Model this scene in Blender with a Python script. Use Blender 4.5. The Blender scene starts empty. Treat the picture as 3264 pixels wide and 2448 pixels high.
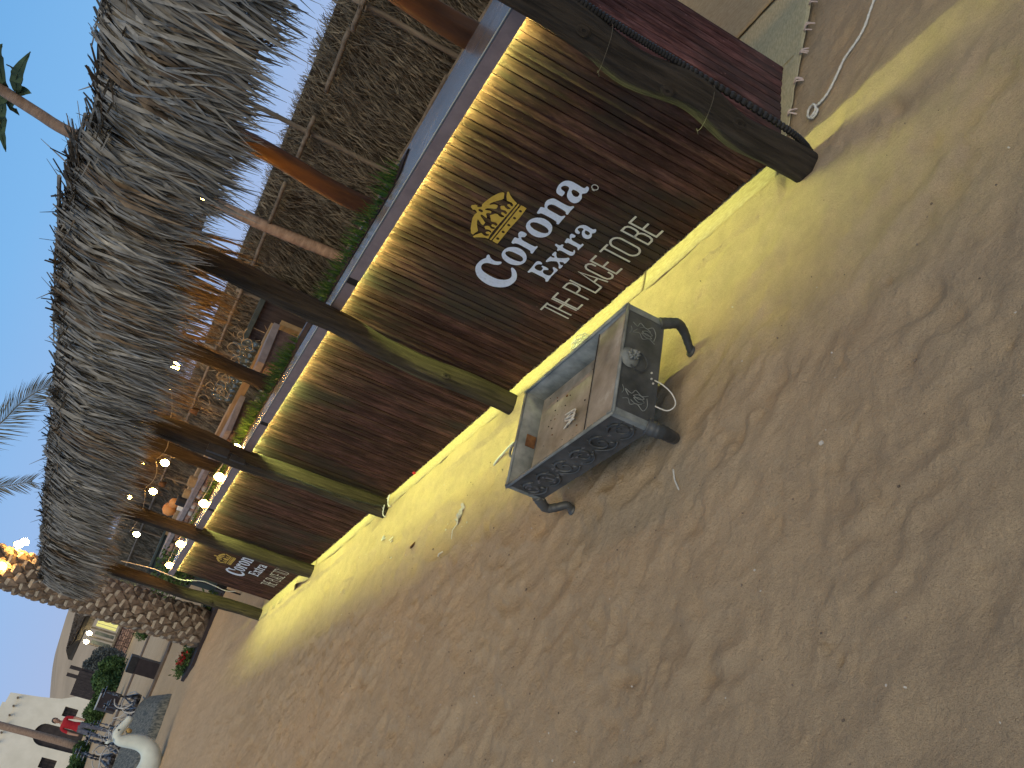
import bpy, math, random
import numpy as np
from mathutils import Vector, Matrix, noise as mnoise
from mathutils.geometry import tessellate_polygon

SC = bpy.context.scene
COL = SC.collection
RNG = random.Random(7)
NR = np.random.default_rng(7)
PI = math.pi

# ------------------------------------------------------------------ camera, sky, light, exposure
cam_data = bpy.data.cameras.new('camera')
cam = bpy.data.objects.new('camera', cam_data)
COL.objects.link(cam)
right = Vector((-0.45050019, -0.18811449, -0.87273279))
up = Vector((-0.39868133, -0.83227459, 0.38519112))
fwd = Vector((0.79881335, -0.52147095, -0.29994212))
rot = Matrix((right, up, -fwd)).transposed()
cam.matrix_world = Matrix.Translation((-1.70317, 2.44921, 1.43973)) @ rot.to_4x4()
cam_data.sensor_width = 36.0
cam_data.lens = 36.0 * 2791.8 / 3264.0
cam_data.clip_start = 0.05
cam_data.clip_end = 3000
SC.camera = cam

world = bpy.data.worlds.new('World')
SC.world = world
world.use_nodes = True
wn = world.node_tree.nodes
wl = world.node_tree.links
bg = wn['Background']
# clear dusk sky: pale lavender blue at the horizon, deeper blue overhead, the same all round
tcw = wn.new('ShaderNodeTexCoord'); sep = wn.new('ShaderNodeSeparateXYZ'); rmp = wn.new('ShaderNodeValToRGB')
wl.new(tcw.outputs['Generated'], sep.inputs[0]); wl.new(sep.outputs['Z'], rmp.inputs['Fac'])
SKY = [(0.0, (0.40, 0.50, 0.76)), (0.10, (0.32, 0.505, 0.83)), (0.22, (0.215, 0.48, 0.85)), (0.38, (0.14, 0.40, 0.78)), (0.6, (0.115, 0.235, 0.42)), (1.0, (0.09, 0.16, 0.28))]
el_ = rmp.color_ramp.elements
el_[0].position, el_[0].color = SKY[0][0], (*SKY[0][1], 1)
el_[1].position, el_[1].color = SKY[-1][0], (*SKY[-1][1], 1)
for ps, cl in SKY[1:-1]:
    e_ = el_.new(ps); e_.color = (*cl, 1)
wl.new(rmp.outputs['Color'], bg.inputs['Color'])
bg.inputs['Strength'].default_value = 1.0

sun_d = bpy.data.lights.new('dusk_sun', 'SUN')
sun_d.energy = 2.0
sun_d.angle = math.radians(42)
sun_d.color = (1.0, 0.80, 0.50)
sun = bpy.data.objects.new('dusk_sun', sun_d)
sun.rotation_euler = (math.radians(44), 0, math.radians(236))
COL.objects.link(sun)

SC.view_settings.view_transform = 'Standard'
SC.view_settings.look = 'None'
SC.view_settings.gamma = 1
SC.view_settings.exposure = 0.0
SC.render.engine = 'CYCLES'
SC.cycles.use_denoising = True
SC.cycles.max_bounces = 6
SC.cycles.diffuse_bounces = 3
SC.cycles.glossy_bounces = 3
SC.cycles.transmission_bounces = 4
SC.cycles.sample_clamp_indirect = 3.0
SC.cycles.use_light_tree = True

# ------------------------------------------------------------------ helpers
def mat(name, c1, c2=None, rough=0.8, scale=8.0, stretch=(1, 1, 1), detail=5, bump=0.0, bscale=None, metallic=0.0,
        objrand=0.0, ramp=(0.35, 0.65), emit=None, estr=0.0, spec=0.3, c3=None, trans=0.0, bdist=0.01, alpha=1.0):
    m = bpy.data.materials.new(name)
    m.use_nodes = True
    nt = m.node_tree
    N, L = nt.nodes, nt.links
    b = N['Principled BSDF']
    b.inputs['Roughness'].default_value = rough
    b.inputs['Metallic'].default_value = metallic
    b.inputs['Specular IOR Level'].default_value = spec
    if trans:
        b.inputs['Transmission Weight'].default_value = trans
    tc = N.new('ShaderNodeTexCoord')
    mp = N.new('ShaderNodeMapping')
    mp.inputs['Scale'].default_value = stretch
    oi = N.new('ShaderNodeObjectInfo')
    vm = N.new('ShaderNodeVectorMath'); vm.operation = 'ADD'
    rs = N.new('ShaderNodeVectorMath'); rs.operation = 'SCALE'; rs.inputs['Scale'].default_value = 37.0
    cmb = N.new('ShaderNodeCombineXYZ')
    for i in range(3):
        L.new(oi.outputs['Random'], cmb.inputs[i])
    L.new(cmb.outputs[0], rs.inputs[0])
    L.new(tc.outputs['Object'], mp.inputs['Vector'])
    L.new(mp.outputs[0], vm.inputs[0])
    L.new(rs.outputs[0], vm.inputs[1])
    nz = N.new('ShaderNodeTexNoise')
    nz.inputs['Scale'].default_value = scale
    nz.inputs['Detail'].default_value = detail
    nz.inputs['Roughness'].default_value = 0.62
    L.new(vm.outputs[0], nz.inputs['Vector'])
    cr = N.new('ShaderNodeValToRGB')
    cr.color_ramp.elements[0].position = ramp[0]
    cr.color_ramp.elements[1].position = ramp[1]
    c2 = c2 or c1
    cr.color_ramp.elements[0].color = (*c1, 1)
    cr.color_ramp.elements[1].color = (*c2, 1)
    if c3:
        e = cr.color_ramp.elements.new(min(1.0, ramp[1] + 0.12)); e.color = (*c3, 1)
    L.new(nz.outputs['Fac'], cr.inputs['Fac'])
    out = cr.outputs['Color']
    if objrand:
        hs = N.new('ShaderNodeHueSaturation')
        ma = N.new('ShaderNodeMapRange')
        ma.inputs['To Min'].default_value = 1 - objrand
        ma.inputs['To Max'].default_value = 1 + objrand
        L.new(oi.outputs['Random'], ma.inputs['Value'])
        L.new(ma.outputs[0], hs.inputs['Value'])
        L.new(out, hs.inputs['Color'])
        out = hs.outputs['Color']
    L.new(out, b.inputs['Base Color'])
    if bump:
        bp = N.new('ShaderNodeBump')
        bp.inputs['Strength'].default_value = bump
        bp.inputs['Distance'].default_value = bdist
        if bscale:
            n2 = N.new('ShaderNodeTexNoise'); n2.inputs['Scale'].default_value = bscale; n2.inputs['Detail'].default_value = 6
            L.new(vm.outputs[0], n2.inputs['Vector'])
            L.new(n2.outputs['Fac'], bp.inputs['Height'])
        else:
            L.new(nz.outputs['Fac'], bp.inputs['Height'])
        L.new(bp.outputs[0], b.inputs['Normal'])
    if emit:
        b.inputs['Emission Color'].default_value = (*emit, 1)
        b.inputs['Emission Strength'].default_value = estr
    if alpha < 1:
        b.inputs['Alpha'].default_value = alpha
    m['nodes'] = 1
    return m

class MB:
    def __init__(s):
        s.v = []; s.f = []; s.mi = []
    def add(s, vs, fs, mi=0):
        o = len(s.v)
        s.v += [tuple(p) for p in vs]
        s.f += [tuple(i + o for i in f) for f in fs]
        s.mi += [mi] * len(fs)
    def box(s, x0, y0, z0, x1, y1, z1, mi=0):
        s.add([(x0, y0, z0), (x1, y0, z0), (x1, y1, z0), (x0, y1, z0), (x0, y0, z1), (x1, y0, z1), (x1, y1, z1), (x0, y1, z1)],
              [(0, 3, 2, 1), (4, 5, 6, 7), (0, 1, 5, 4), (1, 2, 6, 5), (2, 3, 7, 6), (3, 0, 4, 7)], mi)
    def obox(s, c, u, v, w, mi=0):
        c, u, v, w = map(Vector, (c, u, v, w))
        P = []
        for k in (-1, 1):
            for a, b in ((-1, -1), (1, -1), (1, 1), (-1, 1)):
                P.append(c + u * a + v * b + w * k)
        s.add(P, [(0, 3, 2, 1), (4, 5, 6, 7), (0, 1, 5, 4), (1, 2, 6, 5), (2, 3, 7, 6), (3, 0, 4, 7)], mi)
    def tube(s, pts, rs, n=8, cap=True, mi=0, jit=0.0, flat=1.0):
        pts = [Vector(p) for p in pts]
        if not hasattr(rs, '__len__'):
            rs = [rs] * len(pts)
        o = len(s.v)
        ref = None
        for i, p in enumerate(pts):
            a = pts[max(0, i - 1)]; b = pts[min(len(pts) - 1, i + 1)]
            t = (b - a)
            if t.length < 1e-9: t = Vector((0, 0, 1))
            t.normalize()
            if ref is None:
                ref = Vector((0, 0, 1)) if abs(t.z) < 0.9 else Vector((1, 0, 0))
            x = t.cross(ref)
            if x.length < 1e-6: x = t.cross(Vector((0, 1, 0)))
            x.normalize(); y = x.cross(t); y.normalize(); ref = y
            for k in range(n):
                an = 2 * PI * k / n
                r = rs[i] * (1 + (RNG.uniform(-jit, jit) if jit else 0))
                q = p + x * (math.cos(an) * r) + y * (math.sin(an) * r * flat)
                s.v.append(tuple(q))
        for i in range(len(pts) - 1):
            for k in range(n):
                a = o + i * n + k; b = o + i * n + (k + 1) % n
                s.f.append((a, b, b + n, a + n)); s.mi.append(mi)
        if cap:
            s.f.append(tuple(o + k for k in range(n))[::-1]); s.mi.append(mi)
            s.f.append(tuple(o + (len(pts) - 1) * n + k for k in range(n))); s.mi.append(mi)
    def lathe(s, prof, n=16, c=(0, 0, 0), mi=0):
        o = len(s.v)
        for r, z in prof:
            for k in range(n):
                a = 2 * PI * k / n
                s.v.append((c[0] + r * math.cos(a), c[1] + r * math.sin(a), c[2] + z))
        for i in range(len(prof) - 1):
            for k in range(n):
                a = o + i * n + k; b = o + i * n + (k + 1) % n
                s.f.append((a, b, b + n, a + n)); s.mi.append(mi)
    def strip(s, pts, ws, side, mi=0):
        """a flat ribbon: centre points, half widths, side direction(s)"""
        o = len(s.v)
        for i, p in enumerate(pts):
            sd = side[i] if isinstance(side, list) else side
            p = Vector(p); d = Vector(sd) * ws[i]
            s.v.append(tuple(p - d)); s.v.append(tuple(p + d))
        for i in range(len(pts) - 1):
            a = o + 2 * i
            s.f.append((a, a + 1, a + 3, a + 2)); s.mi.append(mi)
    def poly(s, loops, tf, mi=0):
        vs = [Vector((p[0], p[1], 0)) for l in loops for p in l]
        tris = tessellate_polygon([[Vector((p[0], p[1], 0)) for p in l] for l in loops])
        s.add([tf(v.x, v.y) for v in vs], [tuple(t) for t in tris], mi)
    def mesh(s, name, mats, smooth=False):
        me = bpy.data.meshes.new(name)
        me.from_pydata(s.v, [], s.f)
        for m in (mats if isinstance(mats, (list, tuple)) else [mats]):
            me.materials.append(m)
        if any(s.mi):
            me.polygons.foreach_set('material_index', s.mi)
        if smooth:
            me.polygons.foreach_set('use_smooth', [True] * len(s.f))
        me.update()
        return me
    def build(s, name, mats, parent=None, smooth=False, loc=None):
        o = bpy.data.objects.new(name, s.mesh(name, mats, smooth))
        COL.objects.link(o)
        if parent: o.parent = parent
        if loc: o.location = loc
        return o

def inst(name, me, parent=None, loc=(0, 0, 0), rot=(0, 0, 0), scale=(1, 1, 1)):
    o = bpy.data.objects.new(name, me)
    COL.objects.link(o)
    if parent: o.parent = parent
    o.location = loc; o.rotation_euler = rot; o.scale = scale
    return o
def tag(o, label, cat, group=None, kind=None):
    o['label'] = label; o['category'] = cat
    if group: o['group'] = group
    if kind: o['kind'] = kind
    return o
def struct(o):
    o['kind'] = 'structure'; return o
def thing(name, label, cat, loc=(0, 0, 0), rz=0, group=None):
    o = bpy.data.objects.new(name, None)
    o.empty_display_size = 0.1
    COL.objects.link(o); o.location = loc; o.rotation_euler = (0, 0, rz)
    return tag(o, label, cat, group)
def dup(root, loc, rz, label, group=None, sc=1.0):
    r = root.copy(); COL.objects.link(r); r.location = loc; r.rotation_euler = (0, 0, rz); r['label'] = label
    r.scale = (sc, sc, sc)
    if group: r['group'] = group
    for ch in list(root.children):
        c = ch.copy(); COL.objects.link(c); c.parent = r
        for g in ch.children:
            d = g.copy(); COL.objects.link(d); d.parent = c
    return r
def catmull(pts, n=6, closed=False):
    P = [Vector(p) for p in pts]
    out = []
    m = len(P)
    rng = range(m if closed else m - 1)
    for i in rng:
        p0 = P[(i - 1) % m] if closed or i > 0 else P[0]
        p1 = P[i]; p2 = P[(i + 1) % m]
        p3 = P[(i + 2) % m] if closed or i + 2 < m else P[-1]
        for k in range(n):
            t = k / n
            out.append(0.5 * ((2 * p1) + (-p0 + p2) * t + (2 * p0 - 5 * p1 + 4 * p2 - p3) * t * t + (-p0 + 3 * p1 - 3 * p2 + p3) * t ** 3))
    if not closed: out.append(P[-1])
    return out

def vnoise(x, y, seed=0):
    """numpy value noise, smooth"""
    xi = np.floor(x).astype(np.int64); yi = np.floor(y).astype(np.int64)
    xf = x - xi; yf = y - yi
    u = xf * xf * xf * (xf * (xf * 6 - 15) + 10); v = yf * yf * yf * (yf * (yf * 6 - 15) + 10)
    def h(a, b):
        n = (a * 374761393 + b * 668265263 + seed * 1442695041) & 0xffffffff
        n = ((n ^ (n >> 13)) * 1274126177) & 0xffffffff
        return ((n ^ (n >> 16)) & 0xffff) / 65535.0
    a = h(xi, yi); b = h(xi + 1, yi); c = h(xi, yi + 1); d = h(xi + 1, yi + 1)
    return (a * (1 - u) + b * u) * (1 - v) + (c * (1 - u) + d * u) * v - 0.5

# ------------------------------------------------------------------ materials
def sand_material():
    m = bpy.data.materials.new('sand'); m.use_nodes = True
    N, L = m.node_tree.nodes, m.node_tree.links
    b = N['Principled BSDF']; b.inputs['Roughness'].default_value = 0.95; b.inputs['Specular IOR Level'].default_value = 0.1
    tc = N.new('ShaderNodeTexCoord')
    def noise(s, d=5, r=0.6):
        n = N.new('ShaderNodeTexNoise'); n.inputs['Scale'].default_value = s; n.inputs['Detail'].default_value = d
        n.inputs['Roughness'].default_value = r
        L.new(tc.outputs['Object'], n.inputs['Vector']); return n
    a = noise(1.1, 6); g = noise(420, 3, 0.7); mid = noise(9, 6, 0.7)
    cr = N.new('ShaderNodeValToRGB')
    e = cr.color_ramp.elements
    e[0].position = 0.3; e[0].color = (0.475, 0.37, 0.25, 1)
    e[1].position = 0.7; e[1].color = (0.555, 0.435, 0.295, 1)
    L.new(a.outputs['Fac'], cr.inputs['Fac'])
    c2 = N.new('ShaderNodeValToRGB')
    e = c2.color_ramp.elements
    e[0].position = 0.25; e[0].color = (0.62, 0.62, 0.62, 1)
    e[1].position = 0.6; e[1].color = (1.12, 1.12, 1.12, 1)
    L.new(g.outputs['Fac'], c2.inputs['Fac'])
    mx = N.new('ShaderNodeMix'); mx.data_type = 'RGBA'; mx.blend_type = 'MULTIPLY'; mx.inputs['Factor'].default_value = 0.8
    L.new(cr.outputs[0], mx.inputs['A']); L.new(c2.outputs[0], mx.inputs['B'])
    c3 = N.new('ShaderNodeValToRGB')
    e = c3.color_ramp.elements
    e[0].position = 0.3; e[0].color = (0.86, 0.86, 0.87, 1)
    e[1].position = 0.68; e[1].color = (1.06, 1.04, 1.0, 1)
    L.new(mid.outputs['Fac'], c3.inputs['Fac'])
    m2 = N.new('ShaderNodeMix'); m2.data_type = 'RGBA'; m2.blend_type = 'MULTIPLY'; m2.inputs['Factor'].default_value = 1.0
    L.new(mx.outputs['Result'], m2.inputs['A']); L.new(c3.outputs[0], m2.inputs['B'])
    L.new(m2.outputs['Result'], b.inputs['Base Color'])
    b1 = N.new('ShaderNodeBump'); b1.inputs['Strength'].default_value = 1.0; b1.inputs['Distance'].default_value = 0.004
    L.new(g.outputs['Fac'], b1.inputs['Height'])
    b2 = N.new('ShaderNodeBump'); b2.inputs['Strength'].default_value = 1.0; b2.inputs['Distance'].default_value = 0.016
    n4 = noise(38, 6, 0.7)
    L.new(n4.outputs['Fac'], b2.inputs['Height']); L.new(b1.outputs[0], b2.inputs['Normal'])
    L.new(b2.outputs[0], b.inputs['Normal'])
    return m

M = {}
M['sand'] = sand_material()
def plank_material(name, dark, mid, pale, stain):
    m = bpy.data.materials.new(name); m.use_nodes = True
    N, L = m.node_tree.nodes, m.node_tree.links
    b = N['Principled BSDF']; b.inputs['Roughness'].default_value = 0.85; b.inputs['Specular IOR Level'].default_value = 0.08
    tc = N.new('ShaderNodeTexCoord'); oi = N.new('ShaderNodeObjectInfo'); ge = N.new('ShaderNodeNewGeometry')
    cmb = N.new('ShaderNodeCombineXYZ'); sc = N.new('ShaderNodeVectorMath'); sc.operation = 'SCALE'; sc.inputs['Scale'].default_value = 31
    ad = N.new('ShaderNodeVectorMath'); ad.operation = 'ADD'
    for i in range(3): L.new(oi.outputs['Random'], cmb.inputs[i])
    L.new(cmb.outputs[0], sc.inputs[0]); L.new(tc.outputs['Object'], ad.inputs[0]); L.new(sc.outputs[0], ad.inputs[1])
    def mp(src, s):
        q = N.new('ShaderNodeMapping'); q.inputs['Scale'].default_value = s; L.new(src, q.inputs['Vector']); return q.outputs[0]
    def nz(src, s, d=6, r=.62):
        n = N.new('ShaderNodeTexNoise'); n.inputs['Scale'].default_value = s; n.inputs['Detail'].default_value = d; n.inputs['Roughness'].default_value = r
        L.new(src, n.inputs['Vector']); return n.outputs['Fac']
    def ramp(src, cs):
        r = N.new('ShaderNodeValToRGB'); e = r.color_ramp.elements
        e[0].position, e[0].color = cs[0][0], (*cs[0][1], 1); e[1].position, e[1].color = cs[-1][0], (*cs[-1][1], 1)
        for p, c in cs[1:-1]:
            q = e.new(p); q.color = (*c, 1)
        L.new(src, r.inputs['Fac']); return r.outputs['Color']
    def mix(f, a, b_, mode='MIX'):
        x = N.new('ShaderNodeMix'); x.data_type = 'RGBA'; x.blend_type = mode
        if isinstance(f, float): x.inputs['Factor'].default_value = f
        else: L.new(f, x.inputs['Factor'])
        for k, v in (('A', a), ('B', b_)):
            if isinstance(v, tuple): x.inputs[k].default_value = (*v, 1)
            else: L.new(v, x.inputs[k])
        return x.outputs['Result']
    grain = nz(mp(ad.outputs[0], (9, 9, 0.9)), 9, 9, .7)
    base = ramp(grain, [(.32, dark), (.52, mid), (.75, pale)])
    per = N.new('ShaderNodeMapRange'); per.inputs['To Min'].default_value = .74; per.inputs['To Max'].default_value = 1.25
    L.new(oi.outputs['Random'], per.inputs['Value'])
    hv = N.new('ShaderNodeHueSaturation'); L.new(per.outputs[0], hv.inputs['Value']); L.new(base, hv.inputs['Color'])
    # broad weather stains running on over neighbouring boards
    st = nz(mp(ge.outputs['Position'], (1.0, 1.0, 0.55)), 2.1, 5, .6)
    sf = ramp(st, [(.50, (0, 0, 0)), (.62, (1, 1, 1))])
    st2 = nz(mp(ge.outputs['Position'], (1.7, 1.7, 0.5)), 5.5, 6, .7)
    sf2 = ramp(st2, [(.45, (.55, .55, .55)), (.6, (1.15, 1.1, 1.08))])
    c = mix(1.0, hv.outputs['Color'], sf2, 'MULTIPLY')
    sep = N.new('ShaderNodeSeparateColor'); L.new(sf, sep.inputs[0])
    mul = N.new('ShaderNodeMath'); mul.operation = 'MULTIPLY'; mul.inputs[1].default_value = .72; L.new(sep.outputs[0], mul.inputs[0])
    c = mix(mul.outputs[0], c, stain)
    # small pale scuffs
    fl = ramp(nz(mp(ad.outputs[0], (2.0, 2.0, 1.1)), 42, 3, .6), [(.70, (0, 0, 0)), (.78, (1, 1, 1))])
    sp = N.new('ShaderNodeSeparateColor'); L.new(fl, sp.inputs[0])
    mu = N.new('ShaderNodeMath'); mu.operation = 'MULTIPLY'; mu.inputs[1].default_value = .55; L.new(sp.outputs[0], mu.inputs[0])
    c = mix(mu.outputs[0], c, tuple(min(1, x * 2.2) for x in pale))
    L.new(c, b.inputs['Base Color'])
    bp = N.new('ShaderNodeBump'); bp.inputs['Strength'].default_value = 1.0; bp.inputs['Distance'].default_value = .004
    L.new(grain, bp.inputs['Height'])
    b2 = N.new('ShaderNodeBump'); b2.inputs['Strength'].default_value = .8; b2.inputs['Distance'].default_value = .006
    L.new(nz(mp(ad.outputs[0], (1.6, 1.6, .8)), 22, 5, .65), b2.inputs['Height']); L.new(bp.outputs[0], b2.inputs['Normal'])
    L.new(b2.outputs[0], b.inputs['Normal'])
    return m
M['plank'] = plank_material('plank_wood', (.030, .015, .013), (.078, .039, .033), (.145, .082, .070), (.036, .032, .028))
M['plank_side'] = plank_material('side_plank_wood', (.045, .022, .022), (.14, .066, .062), (.26, .15, .14), (.055, .045, .043))
M['dark_gap'] = mat('dark_backing', (0.012, 0.009, 0.008), (0.02, 0.014, 0.012))
M['post'] = mat('post_wood', (0.018, 0.014, 0.010), (0.062, 0.049, 0.036), rough=0.85, scale=11, stretch=(5, 5, 0.35), detail=10, bump=1.0,
                ramp=(0.35, 0.66), c3=(0.12, 0.10, 0.075), bdist=0.03)
M['post_orange'] = mat('varnished_post_wood', (0.045, 0.02, 0.006), (0.12, 0.055, 0.016), rough=0.5, scale=6, stretch=(3, 3, 0.5), detail=8, bump=0.5)
M['crack'] = mat('wood_crack', (0.01, 0.008, 0.006))
M['fascia'] = mat('fascia_laminate', (0.20, 0.15, 0.15), (0.26, 0.20, 0.195), rough=0.5, scale=14, bump=0.1)
M['ctop'] = mat('counter_top_laminate', (0.12, 0.14, 0.17), (0.2, 0.22, 0.25), rough=0.25, scale=6, spec=0.5, bump=0.2)
M['edge'] = mat('edge_strip_metal', (0.6, 0.6, 0.5), rough=0.35)
M['logo_w'] = mat('white_print', (0.50, 0.56, 0.66), (0.64, 0.70, 0.82), rough=0.55, scale=60, ramp=(0.3, 0.5))
M['logo_g'] = mat('cream_print', (0.46, 0.46, 0.40), (0.56, 0.56, 0.50), rough=0.55, scale=60, ramp=(0.3, 0.5))
M['logo_y'] = mat('gold_print', (0.46, 0.29, 0.035), (0.56, 0.37, 0.06), rough=0.55, scale=40, ramp=(0.3, 0.5))
M['mat'] = mat('woven_mat', (0.34, 0.27, 0.16), (0.46, 0.38, 0.24), rough=0.9, scale=40, stretch=(1, 3, 1), bump=0.8, bscale=130, bdist=0.004)
M['mat2'] = mat('woven_mat_green', (0.37, 0.34, 0.21), (0.53, 0.48, 0.31), rough=0.9, scale=40, stretch=(3, 1, 1), bump=0.8, bscale=130, bdist=0.004)
M['leaf'] = mat('dry_palm_leaf', (0.09, 0.083, 0.07), (0.335, 0.328, 0.30), rough=0.7, scale=9, stretch=(3, 3, 0.5), objrand=0.25, ramp=(0.35, 0.68), c3=(0.52, 0.52, 0.50))
M['grill_highlight'] = mat('relief_highlight_iron', (0.10, 0.105, 0.115), (0.21, 0.215, 0.23), rough=0.45, scale=20, metallic=0.3, bump=0.3)  # paler iron, a highlight painted on the raised relief of the grill
M['leaf2'] = mat('dry_palm_leaf_brown', (0.07, 0.05, 0.032), (0.22, 0.165, 0.11), rough=0.75, scale=9, objrand=0.2, ramp=(0.35, 0.68), c3=(0.33, 0.27, 0.2))
M['fence_leaf'] = mat('fence_reed', (0.065, 0.058, 0.044), (0.245, 0.225, 0.175), rough=0.85, scale=14, ramp=(0.33, 0.68), c3=(0.34, 0.31, 0.25))
M['fence_back'] = mat('fence_backing', (0.035, 0.028, 0.02), (0.08, 0.066, 0.048), scale=20, bump=0.8)
M['pole'] = mat('grey_pole', (0.09, 0.075, 0.06), (0.2, 0.175, 0.14), scale=6, stretch=(2, 2, 0.4), bump=0.6)
M['grill'] = mat('weathered_iron', (0.045, 0.05, 0.052), (0.115, 0.122, 0.125), rough=0.5, scale=9, detail=8, bump=0.35, metallic=0.35, ramp=(0.35, 0.7), c3=(0.2, 0.21, 0.215), bdist=0.006)
M['grill_pale'] = mat('pale_zinc_plate', (0.15, 0.135, 0.11), (0.3, 0.28, 0.245), rough=0.5, scale=7, detail=8, bump=0.2, ramp=(0.35, 0.6), c3=(0.45, 0.44, 0.42))
M['grill_rim'] = mat('galvanised_rim', (0.12, 0.135, 0.13), (0.25, 0.27, 0.26), rough=0.6, scale=12, metallic=0.1, bump=0.15)
M['rust'] = mat('rust', (0.10, 0.045, 0.02), (0.2, 0.1, 0.04), scale=30)
M['rope'] = mat('white_rope', (0.5, 0.5, 0.45), (0.7, 0.7, 0.66), scale=120, bump=0.5)
M['fibre'] = mat('mat_fringe', (0.5, 0.4, 0.36), (0.62, 0.52, 0.47), scale=60)
M['black'] = mat('black_plastic', (0.012, 0.012, 0.013), (0.025, 0.025, 0.026), rough=0.5, scale=20)
M['wire'] = mat('tie_wire', (0.1, 0.09, 0.07), rough=0.5)
M['bulb'] = mat('lit_bulb', (1, 0.8, 0.4), emit=(1.0, 0.50, 0.12), estr=190)
M['bulb_w'] = mat('lit_bulb_white', (1, 0.9, 0.7), emit=(1.0, 0.85, 0.5), estr=50)
M['cable'] = mat('cable', (0.3, 0.27, 0.2), rough=0.5)
M['led'] = mat('led_strip_face', (1, 1, 0.8), emit=(1.0, 0.9, 0.45), estr=6)
M['stone'] = mat('reddish_stone', (0.2, 0.125, 0.095), (0.42, 0.28, 0.22), rough=0.9, scale=6, bump=0.7, objrand=0.35)
M['stone_w'] = mat('pale_stone', (0.5, 0.48, 0.45), (0.62, 0.6, 0.57), rough=0.9, scale=6, bump=0.4)
M['mortar'] = mat('mortar', (0.10, 0.07, 0.065), (0.16, 0.12, 0.11), scale=20, bump=0.5)
M['cap'] = mat('grey_cap_board', (0.2, 0.19, 0.2), (0.3, 0.28, 0.29), scale=10, bump=0.2)
M['shelf'] = mat('pale_shelf_board', (0.26, 0.18, 0.09), (0.38, 0.27, 0.14), scale=6, stretch=(0.5, 3, 3), bump=0.3)
M['grass'] = mat('fake_grass', (0.03, 0.085, 0.012), (0.09, 0.2, 0.03), rough=0.6, scale=25)
M['glass'] = mat('bottle_glass', (0.25, 0.28, 0.25), rough=0.08, trans=0.7, spec=0.6)
M['curl'] = mat('dried_vine', (0.25, 0.19, 0.11), (0.42, 0.34, 0.22), scale=20)
M['white'] = mat('white_plastic', (0.6, 0.6, 0.58), (0.68, 0.68, 0.66), rough=0.5)
M['red'] = mat('red_cloth', (0.32, 0.012, 0.02), (0.42, 0.02, 0.03), rough=0.8, scale=20)
M['orange'] = mat('plain_orange', (0.55, 0.22, 0.06), (0.62, 0.3, 0.1), rough=0.5, scale=9)  # one plain orange for the gourds
M['plaster'] = mat('white_plaster', (0.72, 0.70, 0.60), (0.82, 0.80, 0.70), rough=0.95, scale=1.2, bump=0.3)
M['darkwin'] = mat('dark_shutter', (0.035, 0.03, 0.032), (0.06, 0.05, 0.05), scale=5)
M['hill'] = mat('dune_sand', (0.36, 0.29, 0.21), (0.46, 0.37, 0.27), rough=1, scale=0.05, bump=0.5, bscale=0.6, bdist=0.5)
M['hedge'] = mat('hedge_leaf', (0.025, 0.06, 0.015), (0.085, 0.15, 0.045), scale=3, rough=0.7, ramp=(0.4, 0.6))
M['hedge_b'] = mat('grey_bush_leaf', (0.075, 0.09, 0.09), (0.13, 0.15, 0.145), scale=3, rough=0.7, ramp=(0.4, 0.6))
M['trunk'] = mat('palm_bark', (0.10, 0.08, 0.06), (0.27, 0.215, 0.165), scale=14, bump=0.8)
M['scale'] = mat('palm_leaf_base', (0.10, 0.075, 0.055), (0.26, 0.2, 0.145), scale=14, bump=0.5, objrand=0.15)
M['cut'] = mat('cut_stem_face', (0.24, 0.205, 0.155), (0.42, 0.37, 0.29), scale=30)
M['slim'] = mat('slim_trunk_bark', (0.22, 0.15, 0.11), (0.34, 0.245, 0.185), scale=9, stretch=(1, 1, 3), bump=0.5)
M['tleaf'] = mat('broad_leaf', (0.03, 0.055, 0.03), (0.06, 0.10, 0.05), scale=6)
M['frond'] = mat('live_palm_leaf', (0.07, 0.075, 0.05), (0.17, 0.17, 0.12), scale=9, c3=(0.25, 0.2, 0.1))
M['camel'] = mat('white_painted_plaster', (0.55, 0.62, 0.58), (0.64, 0.71, 0.67), rough=0.6, scale=5, bump=0.2)
M['gold'] = mat('ochre_paint', (0.38, 0.26, 0.1), (0.5, 0.36, 0.16), scale=9)
M['rug'] = mat('striped_rug', (0.05, 0.055, 0.048), (0.2, 0.19, 0.15), scale=9, stretch=(0.5, 4.0, 1), bump=0.5, ramp=(0.4, 0.6))
M['terrace'] = mat('terrace_edge', (0.10, 0.075, 0.055), (0.17, 0.13, 0.1), scale=8, bump=0.4)
M['skin'] = mat('skin', (0.36, 0.2, 0.14), (0.42, 0.25, 0.17), scale=10, rough=0.6)
M['hair'] = mat('black_hair', (0.012, 0.01, 0.009), rough=0.6)
M['jeans'] = mat('faded_jeans', (0.09, 0.095, 0.13), (0.16, 0.17, 0.21), scale=14)
M['teal'] = mat('dark_teal_paint', (0.03, 0.05, 0.055), (0.05, 0.075, 0.08), scale=6)
M['door'] = mat('old_dark_door', (0.028, 0.022, 0.022), (0.075, 0.06, 0.058), scale=5, stretch=(3, 3, 0.5), bump=0.5)
M['curtain'] = mat('lit_curtain', (0.5, 0.5, 0.2), emit=(0.85, 0.78, 0.3), estr=0.55)
M['hookah'] = mat('hookah_metal', (0.03, 0.03, 0.035), (0.2, 0.2, 0.21), rough=0.3, metallic=0.6, scale=18, ramp=(0.45, 0.6))
M['hose'] = mat('pale_hose', (0.4, 0.4, 0.39), (0.5, 0.5, 0.49), rough=0.5)
M['boxbrown'] = mat('dark_brown_cabinet', (0.022, 0.016, 0.018), (0.035, 0.027, 0.028), rough=0.5, scale=6)
M['flower'] = mat('red_flower', (0.3, 0.012, 0.012), (0.42, 0.03, 0.03), scale=20)
M['pebble'] = mat('pebble', (0.5, 0.47, 0.42), (0.6, 0.57, 0.5), scale=30)
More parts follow.
